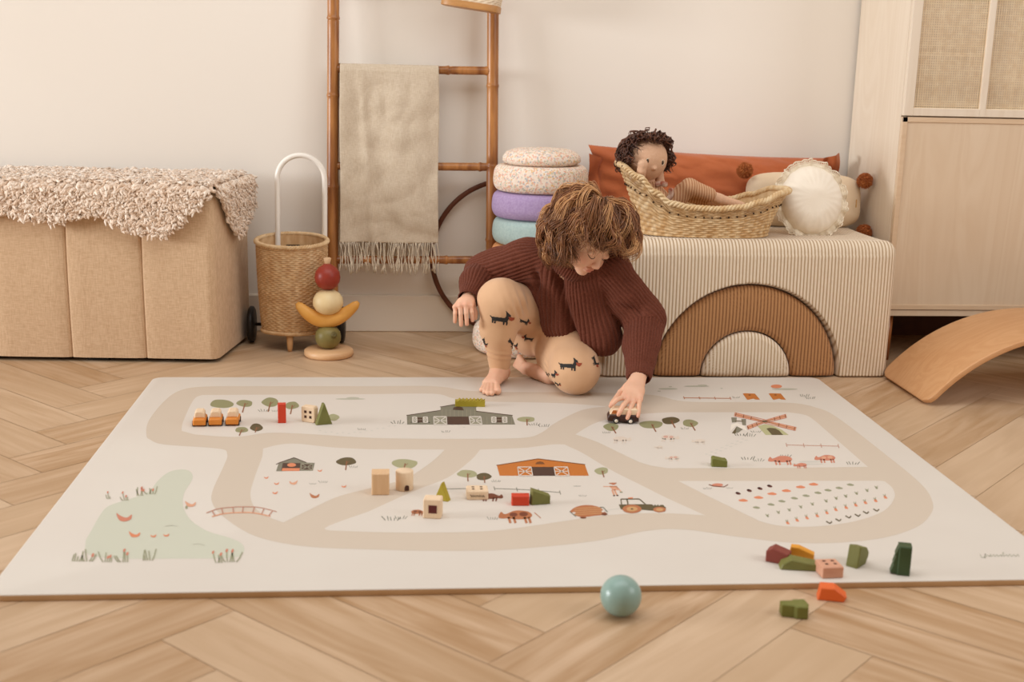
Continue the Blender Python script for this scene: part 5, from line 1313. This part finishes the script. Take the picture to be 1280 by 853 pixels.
    tb = at_y(591, 381, 1.258); V.cone(WR.lerp(kn[3], .3), tb, .011, .008, .006); V.cone(tb, at_y(594.0, 391, 1.252), .0075, .0070, .003); V.cone(at_y(594.0, 391, 1.252), at_y(594, 397.5, 1.246), .0070, .0060, .003)
    # left hand on the toy van
    yv = pc.y-.0055
    k2 = [at_y(u, v, y) for u, v, y in ((779.5, 496.5, yv+.052), (785.0, 500.5, yv+.040), (792.3, 501.5, yv+.040), (799.6, 500.0, yv+.046))]
    t2 = [at_y(u, v, y) for u, v, y in ((763.0, 508.0, yv+.012), (773.0, 518.6, yv), (784.3, 522.8, yv-.001), (797.6, 520.5, yv+.001))]
    for i, (a, c) in enumerate(zip(k2, t2)):
        V.cone(WL, a, .0170, .0082, .007); r = (.0058, .0061, .0061, .0056)[i]; m = a.lerp(c, .5)+Vector((-.001, -.0030, .0056)); m2 = a.lerp(c, .8)+Vector((0, -.002, .0035))
        V.cone(a, m, r+.0006, r+.0002, .001); V.cone(m, m2, r+.0002, r*.95, .001); V.cone(m2, c, r*.95, r*.84, .001)
    V.ell((WL+k2[1]+k2[2])/3+Vector((0, .004, -.001)), (.025, .024, .0135), k=.010)
    ta = WL.lerp(k2[0], .45)+Vector((-.014, -.002, -.008)); tm = Vector((ta.x-.018, ta.y-.012, .062)); tt = Vector((pc.x-.022, pc.y+.040, .050))
    V.cone(WL.lerp(k2[0], .35), ta, .012, .0098, .008); V.cone(ta, tm, .0095, .0076, .004); V.cone(tm, tt, .0076, .0064, .003)
    X, Fq = V.mesh(); X = relax(X, Fq, 1, .4)
    # tint: r = lips / blush, g = redness at joints
    d = X-np.array(HC); l = d @ np.array(HL); f = d @ np.array(HF); u = d @ np.array(HU)
    lips = np.exp(-((l/.0125)**4+((u+.057)/.0062)**4))*(f > .06)
    blush = .55*np.exp(-(((np.abs(l)-.036)/.015)**2+((u+.040)/.014)**2))*(f > .02)+.45*np.exp(-((l/.010)**2+((u+.035)/.009)**2))*(f > .07)
    red = np.zeros(len(X))
    for c in kn+tips+k2+t2+[at_z(613, 488, .02), t1]: red += .6*np.exp(-((X-np.array(c))**2).sum(1)/.008**2)
    at = np.stack([np.clip(lips, 0, 1), np.clip(blush+red, 0, 1), np.zeros(len(X)), np.ones(len(X))], 1)
    t = NT('skin'); a_ = t.n('ShaderNodeAttribute'); a_.attribute_name = 'tint'; sp = t.n('ShaderNodeSeparateColor'); t.l(a_.outputs['Color'], sp.inputs[0])
    no = t.n('ShaderNodeTexNoise'); no.inputs['Scale'].default_value = 40; t.l(t.coords(), no.inputs['Vector'])
    c = t.mix(no.outputs[0], lin('#e2b092'), lin('#e9bb9f')); c = t.mix(t.math('MULTIPLY', sp.outputs[1], .75), c, lin('#d98a70')); c = t.mix(t.math('MULTIPLY', sp.outputs[0], .85), c, lin('#c26a5b'))
    t.l(c, t.b.inputs['Base Color']); t.b.inputs['Roughness'].default_value = .5; t.b.inputs['Subsurface Weight'].default_value = .12; t.b.inputs['Subsurface Radius'].default_value = (.010, .004, .002); t.b.inputs['Subsurface Scale'].default_value = 1
    o = vmesh('body', X, Fq, t.m, person, {'tint': at}); return o
BODY = body()
# lashes and brows
def face_curve(name, pts, rad, mat_):
    b = MB(); b.tube(smooth_curve([tuple(hd(*p)) for p in pts], 5, False), rad, 6, flat=.6); return b.build(name, mat_, person)
LASH = M('lash_brown', '#4a2c1c', rough=.6); BROW = M('brow_brown', '#8a5a38', rough=.7)
for s_ in (-1, 1):
    face_curve('eyelash', [(s_*.0145, .0705, -.0165), (s_*.020, .0738, -.0195), (s_*.026, .0738, -.0210), (s_*.032, .0712, -.0200), (s_*.038, .0650, -.0165)], .0010, LASH)
    face_curve('eyebrow', [(s_*.012, .0745, .008), (s_*.022, .0745, .0125), (s_*.033, .0685, .011), (s_*.041, .0600, .006)], .0014, BROW)

# ---- leggings
def leggings():
    V = Vol((-.09, 1.09, .010), (.32, 1.53, .33), .0024)
    V.chain([HRt, KR], [.076, .0565], .02); V.chain([KR, CR_, AR], [.0555, .0455, .0315], .02); V.cone(AR, Vector((.011, 1.302, .064)), .0315, .0295, .004)
    V.chain([PEL, HRt], [.075, .074], .02); V.chain([PEL, HLt, KL], [.075, .076, .0600], .025)
    V.ell(KL+Vector((-.004, .004, .004)), (.0600, .0600, .0590), k=.02)
    V.chain([KL, AL], [.052, .031], .015); V.ell((.118, 1.415, .128), (.074, .07, .072), k=.03); V.cone((.155, 1.33, .085), (.19, 1.24, .075), .046, .05, .02)
    X, Fq = V.mesh(); X = relax(X, Fq, 3, .5)
    N = vnormals(X, Fq); dsp = np.zeros(len(X))
    for i in range(len(X)):
        p = X[i]; q = math.exp(-((p[0]-.045)**2+(p[1]-1.23)**2+(p[2]-.235)**2)/.035**2)   # pulled folds inside the bent knee
        dsp[i] = .0016*nz(p, 28, 1)+q*.0045*math.sin(p[0]*330+p[2]*120)
        w_ = math.exp(-((p[2]-.098)/.018)**2)*(p[0] < .06)*(p[1] < 1.36); dsp[i] += w_*.0016*math.sin(p[2]*380+p[0]*60)
        w_ = math.exp(-((p[0]-.155)**2+(p[1]-1.24)**2+(p[2]-.07)**2)/.03**2); dsp[i] += w_*.003*math.sin(p[2]*330-p[1]*120)
    X = X+N*dsp[:, None]; X[:, 2] = np.maximum(X[:, 2], MT+.0008)
    m1 = M('legging_jersey', '#d1a67f', '#d8ae88', rough=.85, scale=12, sheen=.2)
    o = vmesh('leggings', X, Fq, m1, person)
    from mathutils.bvhtree import BVHTree
    bv = BVHTree.FromPolygons([Vector(p) for p in X], [tuple(int(j) for j in f) for f in Fq])
    pm_ = [M('dog_black', '#2f2c2a', rough=.85), M('dog_rust', '#9c4a31', rough=.85)]
    def stamp(b, poly, mi, lift=.0006, n=None):
        # polygon cut into small pieces and laid on the cloth
        xs = [p[0] for p in poly]; ys = [p[1] for p in poly]; stp = .55; pts = {}
        def inside(x, y):
            c = False; j = len(poly)-1
            for i in range(len(poly)):
                (xi, yi), (xj, yj) = poly[i], poly[j]
                if (yi > y) != (yj > y) and x < (xj-xi)*(y-yi)/(yj-yi)+xi: c = not c
                j = i
            return c
        def hit(i, j):
            if (i, j) in pts: return pts[(i, j)]
            d = Vector(ray(min(xs)+i*stp, min(ys)+j*stp)).normalized(); loc, nr, _, _ = bv.ray_cast(Vector(CAM), d)
            if loc is None: pts[(i, j)] = None; return None
            if nr.dot(d) > 0: nr = -nr
            pts[(i, j)] = (loc+nr*lift); return pts[(i, j)]
        nx = int((max(xs)-min(xs))/stp)+1; ny = int((max(ys)-min(ys))/stp)+1; b.cur = mi
        for i in range(nx):
            for j in range(ny):
                if inside(min(xs)+(i+.5)*stp, min(ys)+(j+.5)*stp):
                    q = [hit(i, j), hit(i+1, j), hit(i+1, j+1), hit(i, j+1)]
                    if all(q) and max((q[k]-q[k-1]).length for k in range(4)) < .006: b.add(q, [(0, 1, 2, 3)])
    def dog(b, x, y, s_, rot=0, flip=1):
        ca, sa = math.cos(rot), math.sin(rot)
        T_ = lambda pts: [(x+(px*flip*ca-py*sa)*s_, y+(px*flip*sa+py*ca)*s_) for px, py in pts]
        stamp(b, T_([(-14, -4), (-12.5, -2.2), (-11, -2), (4, -1), (6, -4), (5, -10), (11, -5), (11.5, -1), (8, 1), (7.5, 8), (5.5, 8), (5.6, 4.5), (4, 4.5), (3.6, 7.6), (1.8, 7.4), (2, 4), (-7, 3), (-7, 6), (-9, 6), (-9, 3.2), (-10, 3), (-10.2, 5.6), (-12, 5.4), (-12.2, 0), (-14.6, -3)]), 0)
        stamp(b, T_([(8.5, -3), (12, -2.4), (16.5, -2.2), (15.5, .5), (12.5, 2.6), (9.5, 1.2)]), 1, .0009)
    b = MB(); dog(b, 627, 398.5, 1.0, .05); dog(b, 712, 456.5, .95, -.02); dog(b, 641, 430, .55, .9); dog(b, 656, 402, .5, .3); dog(b, 660, 423, .5, .2, -1); dog(b, 690, 468, .55, .1); dog(b, 739, 497, .5, -.7); dog(b, 721, 504.5, .5, .3); dog(b, 744, 452, .5, 1.2); dog(b, 697, 480, .3, .5); dog(b, 606, 428, .4, 1.3)
    b.build('dog_print', pm_, o, recalc=False)['kind'] = 'stuff'
def vnormals(X, F):
    a = X[F[:, 2]]-X[F[:, 0]]; c = X[F[:, 3]]-X[F[:, 1]]; fn = np.cross(a, c); N = np.zeros_like(X)
    for k in range(4):
        for i in range(3): N[:, i] += np.bincount(F[:, k], fn[:, i], len(X))
    return N/np.maximum(np.linalg.norm(N, axis=1), 1e-9)[:, None]
leggings()
b = MB(); 
def cuff(cn, n, r0, h):
    pass

# ---- knitted jumper, ribs are real relief
def jumper():
    V = Vol((-.125, 1.045, .05), (.46, 1.53, .45), .0019)
    T1, T2, T3 = Vector((.198, 1.275, .335)), Vector((.185, 1.325, .270)), Vector((.215, 1.315, .190))
    V.chain([T1, T2, T3], [.058, .092, .098], .03)
    V.cone(T3, Vector((.255, 1.255, .165)), .09, .062, .03)
    V.cone(Vector((.225, 1.27, .26)), Vector((.268, 1.240, .150)), .075, .050, .03)
    V.cone(CHE, PEL+Vector((.01, .0, .02)), .09, .088, .02)
    V.chain([T1+Vector((-.02, .01, 0)), SR], [.052, .052], .03); V.chain([T1+Vector((.02, -.01, 0)), SL], [.052, .050], .03)
    # sleeves, full above the gathered cuffs
    V.chain([SR, SR.lerp(ER, .55), ER, ER.lerp(WR, .55)], [.053, .052, .049, .045], .02); V.chain([ER.lerp(WR, .55), WR.lerp(ER, .10)], [.044, .032], .01); V.chain([WR.lerp(ER, .12), WR+(WR-ER).normalized()*.006], [.0315, .029], .004)
    V.chain([SL, SL.lerp(EL, .5), EL, EL.lerp(WL, .45)], [.052, .051, .050, .0455], .02); V.chain([EL.lerp(WL, .45), WL.lerp(EL, .20)], [.0455, .036], .012); V.chain([WL.lerp(EL, .22), WL+(WL-EL).normalized()*.004], [.0350, .0315], .004)
    # open neck, sleeve ends and underside
    nd = (HC-NEC).normalized(); V.cone(NEC+nd*.010, NEC+nd*.10, .046, .060, .006, sub=True)
    V.cone(WR+(WR-ER).normalized()*.002, WR+(WR-ER).normalized()*.03, .0245, .0245, .002, sub=True); V.cone(WL-(WL-EL).normalized()*.002, WL+(WL-EL).normalized()*.03, .0265, .0265, .002, sub=True)
    V.ell(Vector((.268, 1.228, .075)), (.05, .07, .035), k=.01, sub=True)
    X, Fq = V.mesh(); X = relax(X, Fq, 3, .5); N = vnormals(X, Fq)
    segs = [(T1+Vector((0, -.02, .05)), T3+Vector((.03, -.02, -.12)), 50, Vector((0, -1, 0))), (SR+Vector((.03, -.02, .01)), ER, 32, Vector((0, 0, 1))), (ER, WR, 30, Vector((0, 0, 1))), (SL+Vector((-.03, .0, .01)), EL, 34, Vector((0, -1, 0))), (EL, WL, 34, Vector((0, -1, .3)))]
    radii = [.085, .05, .042, .05, .043]; best = np.full(len(X), 9.0); ph = np.zeros(len(X))
    for (a, c, n, ref), r in zip(segs, radii):
        a = np.array(a); c = np.array(c); ax = c-a; L = np.linalg.norm(ax); ax /= L; t = np.clip((X-a) @ ax, 0, L); q = X-(a+t[:, None]*ax); dist = np.linalg.norm(q, axis=1)-r
        e1 = np.array(ref, float); e1 -= ax*(e1 @ ax); e1 /= np.linalg.norm(e1); e2 = np.cross(ax, e1)
        ang = np.arctan2(q @ e2, q @ e1); m = dist < best; best[m] = dist[m]; ph[m] = (ang*n/2)[m]+(t*4)[m]
    rib = np.abs(np.sin(ph))**.7
    fold = np.array([.0070*nz(p, 12, 2)+.0045*nz(p, 24, 5) for p in X])
    def fold_line(p0, p1, w_, amp):
        p0, p1 = np.array(p0), np.array(p1); ax = p1-p0; L = np.linalg.norm(ax); ax /= L; t = np.clip((X-p0) @ ax, 0, L); d = np.linalg.norm(X-(p0+t[:, None]*ax), axis=1); return amp*np.exp(-(d/w_)**2)
    for u0, v0, y0, u1, v1, y1, w_, amp in ((698, 345, 1.235, 716, 425, 1.215, .013, -.028), (745, 350, 1.17, 748, 400, 1.17, .012, -.022), (672, 330, 1.28, 668, 370, 1.26, .010, -.018), (690, 395, 1.22, 745, 425, 1.17, .009, -.016), (775, 380, 1.19, 800, 390, 1.17, .008, -.008),
            (590, 345, 1.33, 612, 352, 1.30, .006, -.008), (785, 440, 1.14, 812, 446, 1.12, .006, -.008), (640, 320, 1.28, 655, 345, 1.26, .008, -.010), (724, 350, 1.19, 728, 420, 1.17, .010, .010)):
        fold += fold_line(at_y(u0, v0, y0), at_y(u1, v1, y1), w_, amp)
    X = X+N*(fold+.0046*(rib-.6))[:, None]; X = relax(X, Fq, 1, .35)
    t = NT('brown_knit'); a_ = t.n('ShaderNodeAttribute'); a_.attribute_name = 'knit'; sp = t.n('ShaderNodeSeparateColor'); t.l(a_.outputs['Color'], sp.inputs[0])
    no = t.n('ShaderNodeTexNoise'); no.inputs['Scale'].default_value = 260; no.inputs['Detail'].default_value = 3; t.l(t.coords(), no.inputs['Vector'])
    t.l(t.mix(no.outputs[0], lin('#4c251b'), lin('#804a39')), t.b.inputs['Base Color']); t.b.inputs['Roughness'].default_value = .95; t.b.inputs['Sheen Weight'].default_value = .08; t.b.inputs['Specular IOR Level'].default_value = .1; t.bump(no.outputs[0], .5, .0015)
    vmesh('jumper', X, Fq, t.m, person); return t.m
KNIT = jumper()
# ribbed collar
nd = (HC-NEC).normalized(); cc = NEC+nd*.010+Vector((-.002, -.010, .0)); e1 = nd.orthogonal().normalized(); e2 = nd.cross(e1)
def col_fn(u, v):
    a = 2*PI*u; b_ = 2*PI*v; R_ = .054; r = .0145; rb = 1+.30*abs(math.sin(a*27))
    d = e1*math.cos(a)+e2*math.sin(a); return cc+d*(R_+r*.62*math.cos(b_)*rb)+nd*(r*1.15*math.sin(b_)*rb)
b = MB(); b.grid(col_fn, 440, 15, cu=True); b.build('collar', KNIT, person)

# ---- hair
HM = hair_mat('child_hair', '#472a1b', '#8f5c37', '#dba973')
def cline(tg):
    # tang in (l,f,u); larger = hair reaches further down
    if tg.y > .0: return 1.47+.22*abs(tg.x)
    return 2.25 if tg.y > -.3 else 2.35
b = MB(); K = 40; n = 64; vs = []
crn = Vector((0, -.45, 1)).normalized()
bb = crn.orthogonal().normalized(); b2 = crn.cross(bb)
for i in range(K+1):
    for k in range(n):
        a = 2*PI*k/n; tg = bb*math.cos(a)+b2*math.sin(a); e = cline(tg)-.22; th = e*i/K; dd = crn*math.cos(th)+tg*math.sin(th)
        q = hd(dd.x*.071, dd.y*.083-.006, dd.z*.079+.008); vs.append(q)
fs = [(i*n+k, i*n+(k+1) % n, (i+1)*n+(k+1) % n, (i+1)*n+k) for i in range(K) for k in range(n)]
b.add(vs, fs); b.attr['lock'] = [(.25, .5, .2, 1)]*len(vs); b.build('hair_base', HM, person, recalc=False)

def child_hair():
    r = random.Random(4); b = MB(); at = []
    HR = (.072, .083, .079); cen = HC+HF*(-.006)+HU*.006
    swd = Vector((.35, .15, 0))
    for cl in range(330):
        for _t in range(60):
            d = Vector((r.gauss(0, 1), r.gauss(0, 1), r.gauss(0, 1))).normalized(); ang = math.acos(max(-1, min(1, d.dot(crn)))); tg = (d-crn*d.dot(crn)).normalized(); end = cline(tg)
            if ang < end-.25 and (cl < 290 or ang < .45): break
        ln = r.uniform(.07, .125); a1 = min(ang+ln/.08, end+r.uniform(-.10, .13)+(.14 if tg.y < .1 else 0)); side = tg.cross(crn).normalized(); ph = r.random()*6.28; turns = r.uniform(.8, 1.9)*2*PI; am = r.uniform(.006, .0135); layer = r.random(); sw = r.uniform(-.2, .75); cc_ = r.random()**1.2
        tipcurl = r.uniform(.8, 3.4); lift = r.uniform(.22, .62)
        for st in range(15):
            o1, o2, o3 = r.gauss(0, .0042), r.gauss(0, .0032), r.uniform(-.10, .10); p_ = ph+r.gauss(0, .22); pts = []; rr_ = []; S = 15; fr_ = r.gauss(0, .10); tn = turns*(1+r.gauss(0, .06)); lz = r.uniform(-.05, .05)
            for i in range(S+1):
                t = i/S; a = ang-.05+(a1-ang+.05+o3*.4)*t; dd = crn*math.cos(a)+(tg*math.cos(sw*t+fr_*t)+side*math.sin(sw*t+fr_*t)).normalized()*math.sin(a)
                k = 1+(lift+lz)*min(1, t*1.9+.18)*(1 if t < .72 else 1-(t-.72)*.9)
                loc_ = Vector((dd.x*HR[0], dd.y*HR[1], dd.z*HR[2]))*k; c_ = am*(.35+.65*t)*min(1, t*3+.2)*(1+tipcurl*max(0, t-.7))
                loc_ += side*(math.cos(p_+tn*t)*c_+o1*(.6+.6*t))+dd*(math.sin(p_+tn*t)*c_*.9+o2)
                p = cen+HL*loc_.x+HF*loc_.y+HU*loc_.z; pts.append(p+Vector((0, 0, -.012*t*t))); rr_.append(.00125*(.8+.4*math.sin(PI*t))*(1-.7*t**4))
            b.tube(pts, rr_, 4, flat=.7); c = min(1, max(0, cc_+r.gauss(0, .16)))
            for i in range(S+1): at += [(c, i/S, layer*.6+.4*min(1, lift/.62), 1)]*4
    b.attr['lock'] = at; o = b.build('hair', HM, person, recalc=False); o['kind'] = 'stuff'
child_hair()
# ------------------------------------------------------------------ daylight
w = bpy.data.worlds.new('world'); sc.world = w; w.use_nodes = True
w.node_tree.nodes['Background'].inputs[0].default_value = (1.0, .73, .50, 1); w.node_tree.nodes['Background'].inputs[1].default_value = .30
def area(name, loc, target, sx, sy, power, colr):
    l = bpy.data.lights.new(name, 'AREA'); l.shape = 'RECTANGLE'; l.size = sx; l.size_y = sy; l.energy = power; l.color = colr
    o = bpy.data.objects.new(name, l); col.objects.link(o); o.location = loc
    o.rotation_euler = (Vector(target)-Vector(loc)).to_track_quat('-Z', 'Y').to_euler(); return o
area('skylight', (0, .25, 2.6), (0, .7, 0), 3.0, 1.6, 33, (.955, .98, 1.0))
area('window_light_left', (-5.6, .2, 1.2), (.6, 1.6, .6), 2.0, 1.0, 185, (.955, .98, 1.0))
area('window_light_right', (2.8, -.9, 1.9), (.0, 1.4, .2), 1.5, 1.4, 26, (.97, .98, 1.0))
vs_ = sc.view_settings; vs_.view_transform = 'Standard'; vs_.look = 'None'; vs_.exposure = 0.27; vs_.gamma = 1.0; vs_.use_curve_mapping = False
